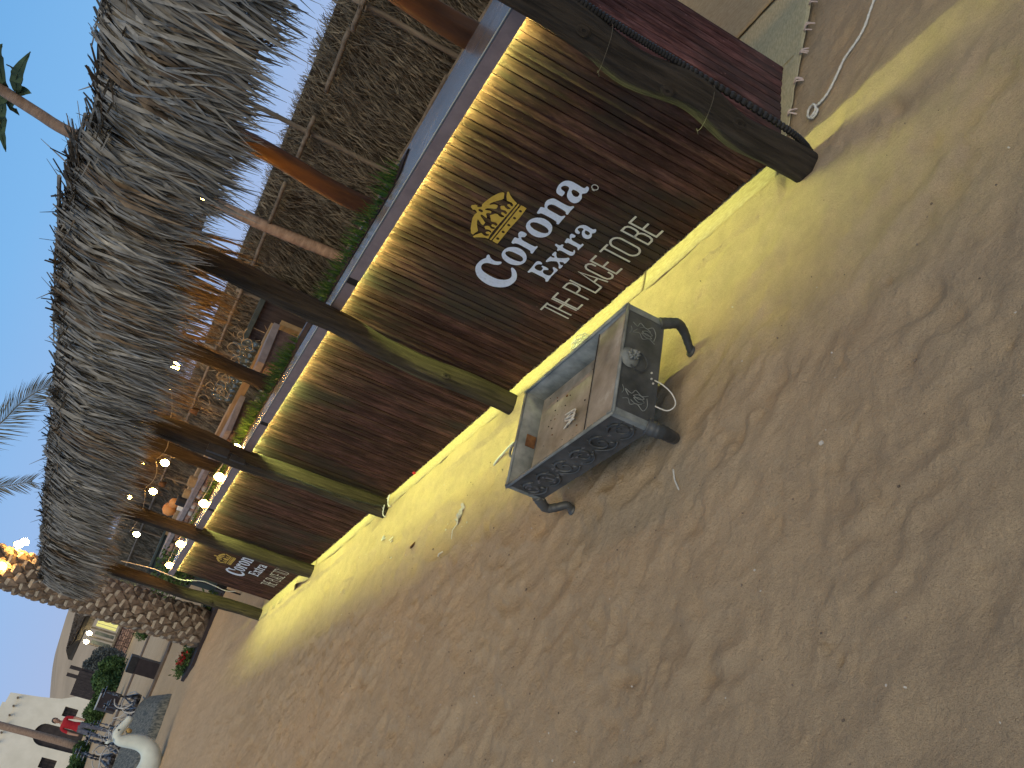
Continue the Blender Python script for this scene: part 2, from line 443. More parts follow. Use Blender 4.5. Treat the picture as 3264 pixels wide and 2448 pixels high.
M['plastic_bag'] = mat('crumpled_plastic', (0.6, 0.6, 0.52), (0.7, 0.7, 0.6), rough=0.25, trans=0.35)

# ------------------------------------------------------------------ sand ground (one sheet to the horizon)
def axis(lo, hi, step, g, far0, far1):
    a = list(np.arange(lo, hi, step))
    s = step; x = a[-1]; up_ = []
    while x < far1:
        s *= g; x += s; up_.append(x)
    s = step; x = lo; dn = []
    while x > far0:
        s *= g; x -= s; dn.append(x)
    return np.array(dn[::-1] + a + up_)
xs = axis(-1.2, 5.2, 0.0135, 1.022, -300, 900)
ys = axis(-0.15, 2.3, 0.0135, 1.035, -500, 500)
X, Y = np.meshgrid(xs, ys, indexing='ij')
def sand_height(X, Y):
    Z = np.zeros_like(X)
    Z += vnoise(X * 0.9, Y * 0.9, 1) * 0.03
    # trampled hollows, drawn out along the bar
    wx = X + 0.25 * vnoise(X * 1.7, Y * 1.7, 9); wy = Y + 0.25 * vnoise(X * 1.7, Y * 1.7, 11)
    a = 0.5
    u = wx * math.cos(a) + wy * math.sin(a); v = -wx * math.sin(a) + wy * math.cos(a)
    n = vnoise(u * 2.6, v * 6.5, 2)
    Z += -0.018 * np.abs(n) * 2 + 0.007
    n = vnoise(u * 6.5 + 7, v * 11, 3)
    Z += -0.010 * np.abs(n) * 2
    n = vnoise(X * 13, Y * 13, 4); Z += n * 0.0055
    n = vnoise(X * 31, Y * 31, 5); Z += n * 0.004
    n = vnoise(X * 62, Y * 62, 6); Z += n * 0.0018
    return Z
Z = sand_height(X, Y)
# footprints and scuffs
for i in range(210):
    cx = RNG.uniform(-1.1, 7.5); cy = RNG.uniform(0.25, 3.2)
    a = RNG.uniform(0, PI); L_ = RNG.uniform(0.06, 0.15); W_ = L_ * RNG.uniform(0.3, 0.5); D = RNG.uniform(0.003, 0.012)
    i0, i1 = np.searchsorted(xs, [cx - .4, cx + .4]); j0, j1 = np.searchsorted(ys, [cy - .4, cy + .4])
    xx = X[i0:i1, j0:j1] - cx; yy = Y[i0:i1, j0:j1] - cy
    u = xx * math.cos(a) + yy * math.sin(a); v = -xx * math.sin(a) + yy * math.cos(a)
    d = np.sqrt((u / L_) ** 2 + (v / W_) ** 2)
    Z[i0:i1, j0:j1] += -D * np.exp(-d ** 4) + D * 0.5 * np.exp(-((d - 1.35) / 0.35) ** 2) * (0.6 + vnoise(X[i0:i1, j0:j1] * 25, Y[i0:i1, j0:j1] * 25, 8))
# soft dimples trodden all over
for i in range(2300):
    cx = RNG.uniform(-1.1, 8.5); cy = RNG.uniform(0.18, 3.3)
    a = RNG.gauss(2.2, .5); L_ = RNG.uniform(0.018, 0.07); W_ = L_ * RNG.uniform(0.45, 0.8); D = L_ * RNG.uniform(0.05, 0.18)
    i0, i1 = np.searchsorted(xs, [cx - .2, cx + .2]); j0, j1 = np.searchsorted(ys, [cy - .2, cy + .2])
    xx = X[i0:i1, j0:j1] - cx; yy = Y[i0:i1, j0:j1] - cy
    u = xx * math.cos(a) + yy * math.sin(a); v = -xx * math.sin(a) + yy * math.cos(a)
    d = np.sqrt((u / L_) ** 2 + (v / W_) ** 2) * (1 + .25 * np.sin(3 * np.arctan2(v, u) + i))
    Z[i0:i1, j0:j1] += -D * np.exp(-d ** 3) + D * 0.35 * np.exp(-((d - 1.3) / 0.3) ** 2)
# crumbly crusts
for i in range(90):
    cx = RNG.uniform(-0.9, 4.5); cy = RNG.uniform(0.6, 2.4); R_ = RNG.uniform(0.02, 0.06)
    i0, i1 = np.searchsorted(xs, [cx - .25, cx + .25]); j0, j1 = np.searchsorted(ys, [cy - .25, cy + .25])
    xx = X[i0:i1, j0:j1]; yy = Y[i0:i1, j0:j1]
    d = np.hypot(xx - cx, (yy - cy) * 1.7) / R_
    n = vnoise(xx * 55, yy * 55, 30 + i)
    Z[i0:i1, j0:j1] += np.exp(-d ** 2) * np.where(n > 0, n, n * 1.6) * 0.022
Zb = np.clip((Y - 0.05) / 0.25, 0, 1)
Zin = np.where(Y < 0.05, 0, Zb)
Z = Z * (0.18 + 0.82 * np.where(X > -0.05, np.where(X < 8.2, Zin, 1), np.clip((-0.02 - X) / 0.2, 0.0, 1) * 1.0 + 0 * X))
far = np.clip((np.hypot(X, Y) - 9) / 10, 0, 1)
Z = Z * (1 - far)
pad = (X > -0.6) & (X < 8.3) & (Y < 0.095)
Z = np.where(pad, np.minimum(Z, 0.002), Z)
lip = (X > 0.0) & (X < 8.25) & (Y >= 0.095) & (Y < 0.22)     # sand drifted up against the edge of the mats
Z = np.where(lip, np.maximum(Z, 0.009 + 0.020 * vnoise(X * 7, Y * 7, 41) + 0.006 * vnoise(X * 30, Y * 30, 42)), Z)
# the grill stands level: flatten under its feet
for fx, fy in ((0.44, 0.62), (0.54, 0.93), (1.16, 1.01), (1.15, 0.62)):
    w = np.exp(-(((X - fx) ** 2 + (Y - fy) ** 2) / 0.05 ** 2))
    Z = Z * (1 - w)
nx, ny = X.shape
me = bpy.data.meshes.new('sand_ground')
me.vertices.add(nx * ny)
co = np.stack([X, Y, Z], -1).reshape(-1, 3).astype(np.float32)
me.vertices.foreach_set('co', co.ravel())
idx = np.arange(nx * ny).reshape(nx, ny)
q = np.stack([idx[:-1, :-1], idx[1:, :-1], idx[1:, 1:], idx[:-1, 1:]], -1).reshape(-1, 4)
me.loops.add(q.size); me.polygons.add(len(q))
me.loops.foreach_set('vertex_index', q.ravel().astype(np.int32))
me.polygons.foreach_set('loop_start', (np.arange(len(q)) * 4).astype(np.int32))
me.polygons.foreach_set('use_smooth', np.ones(len(q), dtype=bool))
me.materials.append(M['sand'])
me.update(calc_edges=True); me.validate()
ground = bpy.data.objects.new('sand_ground', me); COL.objects.link(ground); struct(ground)
def gz(x, y):
    i = min(max(int(np.searchsorted(xs, x)), 0), nx - 1); j = min(max(int(np.searchsorted(ys, y)), 0), ny - 1)
    return float(Z[i, j])

# distant dune
mb = MB()
prof = [(-900, 0), (-200, 0.2), (-140, 1.5), (-100, 6), (-75, 11), (-62, 12.8), (-53, 12.7), (-46.5, 11.5), (-40, 9.5), (-30.8, 6.3), (-21, 3.4), (0, 1.0), (60, 0.2), (400, -1)]
pp = catmull([(y, z, 0) for y, z in prof], 8)
n = len(pp)
for dx, k in ((-60, 0), (-25, 0.55), (0, 1.0), (60, 1.05), (200, 0.2)):
    for p in pp:
        mb.v.append((300 + dx, p.x, -1 + (p.y + 1) * k + (0.4 * math.sin(p.x * 0.3) if 0.2 < k < 0.9 else 0)))
for r in range(4):
    for i in range(n - 1):
        a = r * n + i
        mb.f.append((a, a + 1, a + n + 1, a + n)); mb.mi.append(0)
struct(mb.build('dune_hill', M['hill'], smooth=True))

# ------------------------------------------------------------------ bar counter
bar = thing('bar_counter', 'long beach bar counter clad in dark vertical boards with printed logos', 'bar counter', (0, 0, 0))
BL = 7.79
# plank variants: half-round slat with a ragged lower end
def plank_mesh(w, seed, h=1.045, smat='plank'):
    r = random.Random(seed); mb = MB()
    nz_, nx_ = 12, 4
    for i in range(nz_ + 1):
        t = i / nz_
        z = 0.0 + h * t
        wob = r.uniform(-0.0008, 0.0008)
        for k in range(nx_ + 1):
            u = k / nx_
            x = (u - 0.5) * (w - 0.003) + wob
            y = 0.0036 * math.sqrt(max(0, 1 - (2 * u - 1) ** 2)) + r.uniform(-0.0006, 0.0006)
            mb.v.append((x, y, z + (r.uniform(-0.006, 0.009) if i == 0 else 0)))
    for i in range(nz_):
        for k in range(nx_):
            a = i * (nx_ + 1) + k
            mb.f.append((a + 1, a, a + nx_ + 1, a + nx_ + 2)); mb.mi.append(0)
    # back sheet edge
    o = len(mb.v)
    mb.add([(-w / 2 + .001, -0.018, 0.004), (w / 2 - .001, -0.018, 0.004), (w / 2 - .001, -0.018, h), (-w / 2 + .001, -0.018, h),
            (-w / 2 + .0015, 0.0, 0.004), (w / 2 - .0015, 0.0, 0.004), (w / 2 - .0015, 0, h), (-w / 2 + .0015, 0, h)],
           [(0, 1, 2, 3), (0, 4, 5, 1), (1, 5, 6, 2), (0, 3, 7, 4)])
    return mb.mesh('plank', M[smat], smooth=True)
PW = 0.0416
pv = [plank_mesh(PW, 100 + i) for i in range(16)]
ws = [RNG.choice((.75, .9, 1.0, 1.0, 1.15, 1.3)) for _ in range(187)]
tot = sum(ws) * PW; ws = [w * BL / tot for w in ws]
xp = 0.0
for w in ws:
    o = inst('plank', pv[RNG.randrange(16)], bar, (xp + w * PW / 2, -0.001 + RNG.uniform(-0.0022, 0.0012), 0.012 + RNG.uniform(-0.004, 0.006)), (0, RNG.uniform(-.0012, .0012), 0), (w, 1, 1))
    xp += w * PW
SW = 0.46 / 11
sv = [plank_mesh(SW, 200 + i, smat='plank_side') for i in range(6)]
for i in range(11):
    inst('plank', sv[i % 6], bar, (0.0, -0.004 - SW * (i + 0.5), 0.014), (0, 0, PI / 2))
mb = MB(); mb.box(0.02, -0.44, 0.02, BL - 0.02, -0.021, 1.02); mb.build('inner_frame', M['dark_gap'], bar)
mb = MB()
mb.box(-0.015, -0.16, 1.071, 1.2, 0.058, 1.076)
mb.box(-0.015, -0.29, 1.071, 0.45, -0.161, 1.0765)
mb.box(1.2005, -0.13, 1.071, BL + 0.02, 0.058, 1.076)
mb.box(-0.012, -0.46, 1.021, BL + 0.015, 0.0, 1.070)
mb.build('counter_top', M['ctop'], bar)
gaps = [1.71, 3.54, 5.46]
x0 = -0.02
for g in gaps + [BL + 0.02]:
    x1 = g - 0.028 if g in gaps else g
    mb = MB(); mb.box(x0, 0.0143, 1.02, x1, 0.060, 1.070); mb.build('fascia_board', M['fascia'], bar)
    if g in gaps:
        mb = MB(); mb.box(g - 0.027, 0.0139, 1.022, g + 0.027, 0.057, 1.0695); mb.build('bracket', M['dark_gap'], bar)
    x0 = g + 0.028
mb = MB(); mb.box(-0.02, 0.0585, 1.0762, BL + 0.02, 0.0625, 1.0790); mb.build('edge_strip', M['edge'], bar)
mb = MB(); mb.box(0.01, 0.0042, 1.0320, BL - 0.01, 0.0104, 1.0350); mb.build('led_strip', M['led'], bar)
NSEG = 13
for i in range(NSEG):
    ld = bpy.data.lights.new('led_light', 'AREA')
    ld.shape = 'RECTANGLE'; ld.size = BL / NSEG - 0.004; ld.size_y = 0.006
    ld.color = (0.90, 1.0, 0.27); ld.energy = 10.5
    lo = bpy.data.objects.new('led_light', ld); COL.objects.link(lo)
    lo.location = (BL / NSEG * (i + 0.5), 0.0073, 1.0313); lo.parent = bar

# printed logos
TXT = {"corona":[[[[1.1679,.6029],[1.1681,.5962],[1.1756,.5898],[1.1825,.5808],[1.1861,.5696],[1.1863,.5582],[1.1812,.5474],[1.1737,.538],[1.1756,.5317],[1.1856,.5301],[1.1988,.5349],[1.209,.5469],[1.2143,.5595],[1.2177,.573],[1.2237,.5833],[1.2344,.5914],[1.2479,.5944],[1.2637,.5916],[1.2757,.584],[1.2848,.5729],[1.29,.557],[1.2928,.5402],[1.2944,.522],[1.2937,.505],[1.2893,.4877],[1.2801,.4729],[1.2674,.4599],[1.251,.4528],[1.2339,.4528],[1.2163,.46],[1.201,.4698],[1.1885,.4787],[1.1797,.4808],[1.1751,.4765],[1.1775,.4676],[1.1857,.4556],[1.1992,.4438],[1.2148,.4343],[1.2356,.4267],[1.2575,.4241],[1.2801,.4261],[1.3028,.4321],[1.3214,.4423],[1.3361,.4565],[1.3473,.4725],[1.3547,.4885],[1.3578,.5086],[1.3559,.529],[1.3504,.5492],[1.3401,.5696],[1.3263,.5858],[1.3053,.6011],[1.2857,.6098],[1.2661,.6142],[1.2463,.6141],[1.2266,.6122],[1.2094,.6072],[1.1941,.6005],[1.181,.604]]],[[[1.0562,.5435],[1.0463,.5301],[1.0417,.514],[1.0439,.496],[1.0527,.4783],[1.0663,.4645],[1.0817,.4562],[1.1033,.4513],[1.1234,.454],[1.1412,.4636],[1.1535,.4781],[1.16,.4937],[1.1597,.5129],[1.1538,.531],[1.1435,.5456],[1.1294,.5555],[1.1127,.5602],[1.0913,.5608],[1.0706,.5546]],[[1.0871,.5406],[1.0817,.5266],[1.0808,.5103],[1.0809,.4915],[1.0843,.4765],[1.0923,.467],[1.1054,.4635],[1.1165,.469],[1.1219,.4813],[1.1251,.4985],[1.1249,.5175],[1.1213,.5343],[1.1121,.5461],[1.1002,.5488]]],[[[.9428,.5568],[.939,.5461],[.9406,.5325],[.9471,.5278],[.9634,.5277],[.9682,.5325],[.9722,.5385],[.9793,.5363],[.9874,.5259],[.9885,.5052],[.9895,.4824],[.9885,.4663],[.9853,.4625],[.979,.4604],[.9803,.4564],[.9858,.4539],[1.0076,.4541],[1.0322,.4519],[1.0372,.4567],[1.0344,.462],[1.0257,.4685],[1.0225,.4833],[1.0213,.5061],[1.0202,.5271],[1.0248,.5412],[1.034,.5475],[1.0318,.556],[1.0259,.5581],[.9968,.5613],[.9912,.5569],[.9879,.5449],[.9778,.5508],[.9681,.5571],[.9562,.5606]]],[[[.8267,.5417],[.8184,.5285],[.8143,.513],[.8169,.4936],[.8241,.4779],[.8357,.4659],[.8545,.4571],[.8745,.4531],[.8952,.4551],[.9116,.4624],[.9235,.4741],[.9312,.49],[.9313,.5118],[.9252,.5297],[.9146,.5453],[.9023,.5551],[.8839,.5608],[.861,.5606],[.8412,.5534]],[[.8602,.5413],[.8537,.5287],[.8516,.5102],[.8524,.4917],[.8572,.4764],[.8658,.4656],[.8771,.4634],[.8878,.4701],[.8944,.4829],[.8965,.4999],[.8967,.5197],[.8908,.5373],[.8816,.5473],[.8698,.5486]]],[[[.695,.5484],[.6892,.5395],[.6889,.5258],[.6902,.5024],[.6897,.4799],[.687,.4675],[.6778,.4606],[.678,.4552],[.683,.4531],[.7067,.454],[.7325,.4521],[.7354,.4575],[.7311,.4624],[.7255,.4656],[.7222,.4785],[.7208,.4987],[.7202,.5184],[.7243,.5336],[.7375,.5401],[.7505,.5377],[.7562,.5296],[.7578,.5111],[.7583,.4895],[.7594,.4765],[.757,.4672],[.7502,.4622],[.7464,.4591],[.7493,.4542],[.773,.4543],[.803,.4532],[.8075,.456],[.8075,.4623],[.7988,.4672],[.7947,.483],[.7932,.5088],[.7935,.53],[.795,.5415],[.8015,.5468],[.8054,.55],[.8045,.5558],[.7978,.5577],[.7786,.5594],[.7666,.5607],[.7614,.5566],[.7582,.5457],[.7462,.5527],[.729,.558],[.7127,.5575]]],[[[.5711,.5443],[.5667,.5316],[.5662,.515],[.5673,.4972],[.5685,.481],[.5648,.473],[.5543,.4725],[.5515,.4674],[.5569,.4598],[.5677,.4557],[.5821,.4547],[.5912,.4604],[.597,.4655],[.6045,.4635],[.6165,.4557],[.6324,.4528],[.6487,.4551],[.6599,.4625],[.6638,.4741],[.6605,.4883],[.6522,.501],[.6407,.5095],[.623,.5164],[.6075,.5195],[.5998,.5258],[.5992,.5347],[.6033,.5425],[.6119,.5478],[.6221,.5479],[.6282,.5409],[.6301,.5304],[.6339,.5238],[.6447,.521],[.6582,.5218],[.6598,.5287],[.6583,.5416],[.6521,.5518],[.6336,.5592],[.6106,.5622],[.592,.5593],[.5791,.5533]],[[.6004,.5065],[.598,.4976],[.5985,.4853],[.6022,.4753],[.6105,.4712],[.6226,.4717],[.6282,.4779],[.628,.4884],[.6216,.4983],[.6123,.506]]]],"extra":[[[[1.0621,.409],[1.0587,.3972],[1.063,.3885],[1.0707,.3861],[1.078,.3957],[1.0878,.4018],[1.1058,.4023],[1.1152,.3948],[1.1161,.3794],[1.1116,.368],[1.0967,.3682],[1.0887,.3703],[1.0833,.3802],[1.0768,.3804],[1.0747,.3701],[1.0748,.3562],[1.0789,.3471],[1.0854,.3469],[1.0927,.3555],[1.1001,.3605],[1.1129,.3569],[1.1191,.3453],[1.118,.3298],[1.1099,.3203],[1.0918,.3202],[1.0731,.3238],[1.0615,.3357],[1.0532,.3375],[1.0518,.3302],[1.0546,.316],[1.0606,.3114],[1.0872,.3124],[1.1195,.3126],[1.1523,.3081],[1.1604,.3118],[1.1604,.3176],[1.1491,.3235],[1.1437,.3363],[1.1434,.3621],[1.143,.3877],[1.1456,.3979],[1.1585,.4036],[1.1566,.4109],[1.1468,.4111],[1.1117,.4116],[1.0784,.4137]]],[[[.9592,.3808],[.9628,.3731],[.9749,.3673],[.9876,.3555],[.9856,.3476],[.9736,.3319],[.9616,.3208],[.9564,.3181],[.9602,.3091],[.9761,.3077],[.9954,.3078],[1.0017,.3122],[.9973,.3193],[1.0043,.3323],[1.0114,.3293],[1.0199,.3187],[1.0154,.3133],[1.021,.3085],[1.0382,.3081],[1.0448,.3113],[1.0408,.3181],[1.027,.3249],[1.0173,.334],[1.0114,.343],[1.0159,.353],[1.0294,.3681],[1.0431,.3763],[1.0405,.3823],[1.0262,.3835],[.9998,.3814],[1.0004,.3754],[.9986,.3674],[.9934,.3647],[.9876,.3714],[.9895,.3782],[.984,.3829],[.973,.3831]]],[[[.913,.4016],[.9148,.3928],[.9111,.3839],[.9029,.3819],[.8993,.3762],[.9051,.3722],[.9147,.3706],[.9183,.3529],[.917,.3312],[.914,.3218],[.9082,.3207],[.9021,.3243],[.8977,.3213],[.9049,.3144],[.9175,.3095],[.9306,.3096],[.9388,.315],[.9407,.3285],[.9383,.3524],[.9396,.3696],[.9479,.3738],[.9478,.3795],[.9359,.3829],[.9291,.3902],[.9253,.402],[.9186,.404]]],[[[.8185,.3817],[.8178,.3722],[.8201,.3621],[.8331,.3621],[.8391,.3695],[.847,.367],[.8523,.3584],[.8534,.34],[.8544,.3238],[.8514,.3167],[.843,.3174],[.8431,.3102],[.8518,.3076],[.8749,.3092],[.889,.3086],[.8836,.3152],[.8763,.3219],[.8764,.344],[.8766,.3662],[.8834,.37],[.8827,.3792],[.8761,.3808],[.8574,.3841],[.8526,.3803],[.8507,.3715],[.8423,.3786],[.8281,.3848]]],[[[.7439,.371],[.7395,.3584],[.7414,.3377],[.7401,.3265],[.7347,.3223],[.7331,.3178],[.7407,.3116],[.7512,.3098],[.7594,.3134],[.7652,.3175],[.7786,.3092],[.7939,.3086],[.8052,.316],[.8083,.3285],[.8026,.3408],[.7912,.3503],[.777,.3563],[.7666,.3561],[.762,.3632],[.7663,.3726],[.7774,.3779],[.7849,.3723],[.7894,.3608],[.7987,.3574],[.8041,.3618],[.8031,.3734],[.7953,.3809],[.7792,.3844],[.7583,.3817]],[[.7653,.3481],[.7633,.3373],[.7672,.3251],[.7765,.3216],[.7846,.3264],[.7849,.3362],[.7769,.3454]]]],"registered":[[[[.5342,.4302],[.5389,.4293],[.5436,.4298],[.5476,.4317],[.5507,.4349],[.5525,.4389],[.5529,.4435],[.5518,.4481],[.5493,.4523],[.5458,.4557],[.5414,.4579],[.5367,.4589],[.5321,.4583],[.5281,.4564],[.525,.4533],[.5232,.4493],[.5228,.4447],[.5239,.4402],[.5263,.4359],[.5299,.4325]],[[.535,.4333],[.5385,.4327],[.542,.4331],[.545,.4346],[.5474,.4371],[.5487,.4402],[.5491,.4438],[.5483,.4473],[.5465,.4505],[.5438,.4531],[.5406,.4548],[.5371,.4555],[.5337,.455],[.5306,.4535],[.5283,.4511],[.5269,.4479],[.5266,.4444],[.5274,.4409],[.5292,.4377],[.5318,.4351]]]],"crown":[[[[.7886,.7215],[.7885,.7147],[.7993,.71],[.8171,.7023],[.8285,.7065],[.8431,.7165],[.8588,.7261],[.8725,.7332],[.8844,.7361],[.8843,.7309],[.8714,.7199],[.8674,.7062],[.8737,.7021],[.8881,.7011],[.8951,.7082],[.9001,.7197],[.9081,.7298],[.9182,.7372],[.925,.7353],[.9211,.727],[.9161,.7154],[.9178,.7089],[.9281,.7078],[.9315,.7149],[.9382,.7222],[.9468,.7207],[.9545,.7126],[.9642,.7088],[.9637,.717],[.9596,.726],[.9585,.7345],[.9637,.7382],[.9714,.7336],[.9801,.7197],[.9873,.7109],[.992,.7024],[1.0029,.7016],[1.0139,.7026],[1.0113,.7119],[.9998,.7263],[.9948,.7361],[1.0081,.7331],[1.0233,.7268],[1.0412,.7165],[1.0583,.7048],[1.0663,.7055],[1.0803,.7098],[1.0943,.7123],[1.0909,.7229],[1.0661,.7362],[1.0363,.7465],[1.0018,.7573],[.976,.7588],[.9607,.7555],[.952,.7657],[.9515,.7721],[.9582,.7768],[.9526,.7821],[.947,.7908],[.9345,.7923],[.9294,.7859],[.9234,.7818],[.9214,.7723],[.9304,.7698],[.9253,.7617],[.9178,.754],[.9048,.7584],[.8875,.7572],[.8649,.7526],[.8386,.7464],[.8145,.7377],[.7972,.7291]],[[.9363,.7582],[.9323,.7514],[.9333,.7422],[.9403,.737],[.9474,.7407],[.9474,.7512],[.9439,.759]]],[[[.7723,.7075],[.7713,.7028],[.7824,.692],[.7936,.6759],[.8019,.6595],[.807,.6472],[.8297,.6468],[.8747,.6481],[.9207,.6495],[.9739,.6514],[1.0156,.6523],[1.0506,.6514],[1.0759,.6473],[1.0785,.6616],[1.0928,.6839],[1.108,.7013],[1.1052,.7072],[1.0879,.7026],[1.0718,.6939],[1.0606,.6874],[1.0676,.6722],[1.0655,.6623],[1.0549,.6548],[1.0474,.6566],[1.0516,.6655],[1.0483,.6743],[1.0398,.673],[1.0325,.6657],[1.0346,.6556],[1.0291,.6543],[1.0219,.6636],[1.024,.6735],[1.0292,.6835],[1.0207,.6912],[1.0144,.6943],[1.005,.6863],[1.0019,.6788],[1.0093,.6662],[1.0072,.6582],[.9993,.6522],[.9931,.6571],[.9967,.667],[.992,.6738],[.9822,.6741],[.9801,.668],[.9822,.658],[.9765,.6528],[.9687,.6557],[.9636,.6654],[.9667,.6764],[.9698,.6856],[.9529,.6965],[.9402,.7054],[.9311,.6992],[.9189,.6929],[.9129,.6835],[.9199,.673],[.9208,.6619],[.9127,.6535],[.9052,.6547],[.9047,.6664],[.9003,.6731],[.8928,.6742],[.8898,.6669],[.8927,.6584],[.8892,.6522],[.8803,.655],[.8739,.6661],[.878,.6764],[.879,.6846],[.8671,.6938],[.8614,.6917],[.853,.6829],[.8592,.6736],[.8621,.6634],[.8551,.6547],[.8483,.6547],[.8464,.6644],[.8436,.6728],[.8358,.675],[.8309,.6688],[.8366,.6589],[.8346,.653],[.8254,.6551],[.8173,.6654],[.8185,.677],[.8205,.6863],[.8008,.6985],[.7789,.7075]]],[[[.8064,.6414],[.809,.6345],[1.0765,.6332],[1.0771,.6403]]],[[[.8067,.6282],[.8061,.6172],[.8078,.6022],[.8664,.5994],[.9635,.6026],[1.0779,.6014],[1.0778,.6124],[1.0761,.6271],[1.0583,.6276]],[[.837,.6077],[.8413,.608],[.8445,.6108],[.8452,.615],[.8433,.6191],[.8394,.6214],[.8351,.6211],[.832,.6183],[.8313,.6141],[.8332,.6101]],[[.8886,.6083],[.893,.6086],[.8962,.6114],[.8969,.6157],[.8949,.6198],[.891,.6221],[.8866,.6218],[.8834,.619],[.8827,.6147],[.8847,.6107]],[[.9414,.6085],[.9459,.6088],[.9491,.6117],[.9498,.616],[.9478,.6201],[.9437,.6225],[.9393,.6222],[.936,.6193],[.9353,.615],[.9373,.6109]],[[.9937,.6082],[.9983,.6085],[1.0016,.6113],[1.0024,.6157],[1.0002,.6199],[.9961,.6223],[.9915,.622],[.9882,.6191],[.9875,.6147],[.9896,.6106]],[[1.0462,.6079],[1.0509,.6082],[1.0543,.6112],[1.055,.6156],[1.0528,.6198],[1.0486,.6222],[1.0439,.6219],[1.0405,.619],[1.0398,.6146],[1.042,.6104]]]]}
def panel(dx):
    return lambda x, z: (x + dx, 0.0085, z)
def smooth_loop(l):
    if len(l) < 16: return l
    return [(p.x, p.y) for p in catmull([(a, b, 0) for a, b in l], 2, True)]
for dx in (0.0, 5.885):
    for k, nm, m in (('crown', 'crown_print', 'logo_y'), ('corona', 'word_print', 'logo_w'), ('extra', 'small_word_print', 'logo_w'), ('registered', 'ring_print', 'logo_g')):
        mb = MB()
        for g in TXT[k]:
            mb.poly([smooth_loop(l) if k in ('corona', 'extra') else l for l in g], panel(dx))
        mb.build(nm, M[m], bar)
    # slogan strokes
    mb = MB(); W_ = 0.0047; zt, zb, zm = 0.2325, 0.1035, 0.171
    lay = [0]
    def stroke(pts, closed=False, w=W_):
        lay[0] += 1
        yy = 0.0086 + 0.00012 * (lay[0] % 9)
        P = [Vector((p[0], p[1], 0)) for p in pts]
        L_, R_ = [], []
        m = len(P)
        for i, p in enumerate(P):
            a = P[i - 1] if (i > 0 or closed) else None
            b = P[(i + 1) % m] if (i < m - 1 or closed) else None
            d1 = (p - a).normalized() if a is not None else (b - p).normalized()
            d2 = (b - p).normalized() if b is not None else d1
            n1 = Vector((-d1.y, d1.x, 0)); n2 = Vector((-d2.y, d2.x, 0)); nn = n1 + n2
            if nn.length < 1e-6: nn = n1
            nn.normalize(); s_ = w / max(0.5, nn.dot(n1))
            e = Vector((0, 0, 0))
            if a is None: e = -d1 * w * 0.6
            if b is None: e = d1 * w * 0.6
            L_.append(p + nn * s_ + e); R_.append(p - nn * s_ + e)
        vs = [(q.x + dx, yy, q.y) for pr in zip(L_, R_) for q in pr]
        fs = [(2 * i, 2 * i + 1, (2 * i + 3) % (2 * m), (2 * i + 2) % (2 * m)) for i in range(m if closed else m - 1)]
        mb.add(vs, fs)
    stroke([(1.356, zt), (1.292, zt)]); stroke([(1.324, zt), (1.328, zb - .003)])
    stroke([(1.297, zt), (1.297, zb)]); stroke([(1.249, zt), (1.249, zb)]); stroke([(1.297, zm), (1.249, zm)])
    for ex, ew in ((1.237, .043), (0.911, .042), (0.615, .043)):
        stroke([(ex - ew, zt), (ex, zt), (ex, zb), (ex - ew, zb)]); stroke([(ex, zm), (ex - ew + .003, zm)])
    stroke([(1.144, zb), (1.144, zt), (1.112, zt), (1.1, .228), (1.094, .216), (1.094, .186), (1.1, .174), (1.112, .168), (1.142, .168)])
    stroke([(1.081, zt + .002), (1.081, zb), (1.037, zb)])
    stroke([(1.031, zb), (1.007, zt), (0.981, zb)]); stroke([(1.022, .148), (0.991, .148)])
    stroke([(0.926, .2), (0.926, .218), (.934, .229), (.946, .2335), (.958, .23), (.967, .22), (.969, .206), (.969, .13), (.966, .116), (.957, .106), (.946, zb - .001), (.934, .106), (.927, .115), (.925, .134)])
    stroke([(0.835, zt), (0.78, zt)]); stroke([(0.809, zt), (0.810, zb)])
    oc = [(0.776 if c > 0 else 0.716, z) for c, z in ()]
    O = []
    for i in range(20):
        an = 2 * PI * i / 20
        O.append((0.745 + 0.031 * math.cos(an), 0.168 + (0.036 if math.sin(an) > 0 else -0.036) + 0.031 * math.sin(an)))
    stroke(O, True)
    stroke([(0.673, zb), (0.673, zt), (0.648, zt), (0.638, .226), (.634, .214), (.634, .19), (.638, .177), (.648, .1715), (.673, .1715)])
    stroke([(0.648, .1712), (0.637, .163), (.632, .15), (.632, .125), (.637, .11), (.648, zb), (.673, zb)])
    mb.build('slogan_print', M['logo_g'], bar)
    mb = MB()  # small letter inside the ring
    cxr, czr = 0.5505 + dx, 0.4415
    for a, b in (((-.004, -.0055), (-.004, .0055)), ((-.004, .0055), (.0028, .004)), ((.0028, .004), (-.003, .0)), ((-.002, 0), (.004, -.0055))):
        mb.strip([(cxr - a[0], .0088, czr + a[1]), (cxr - b[0], .0088, czr + b[1])], [.0019, .0019], (Vector((0, 1, 0)).cross(Vector((-(b[0] - a[0]), 0, b[1] - a[1])))).normalized())
    mb.build('letter_print', M['logo_g'], bar)

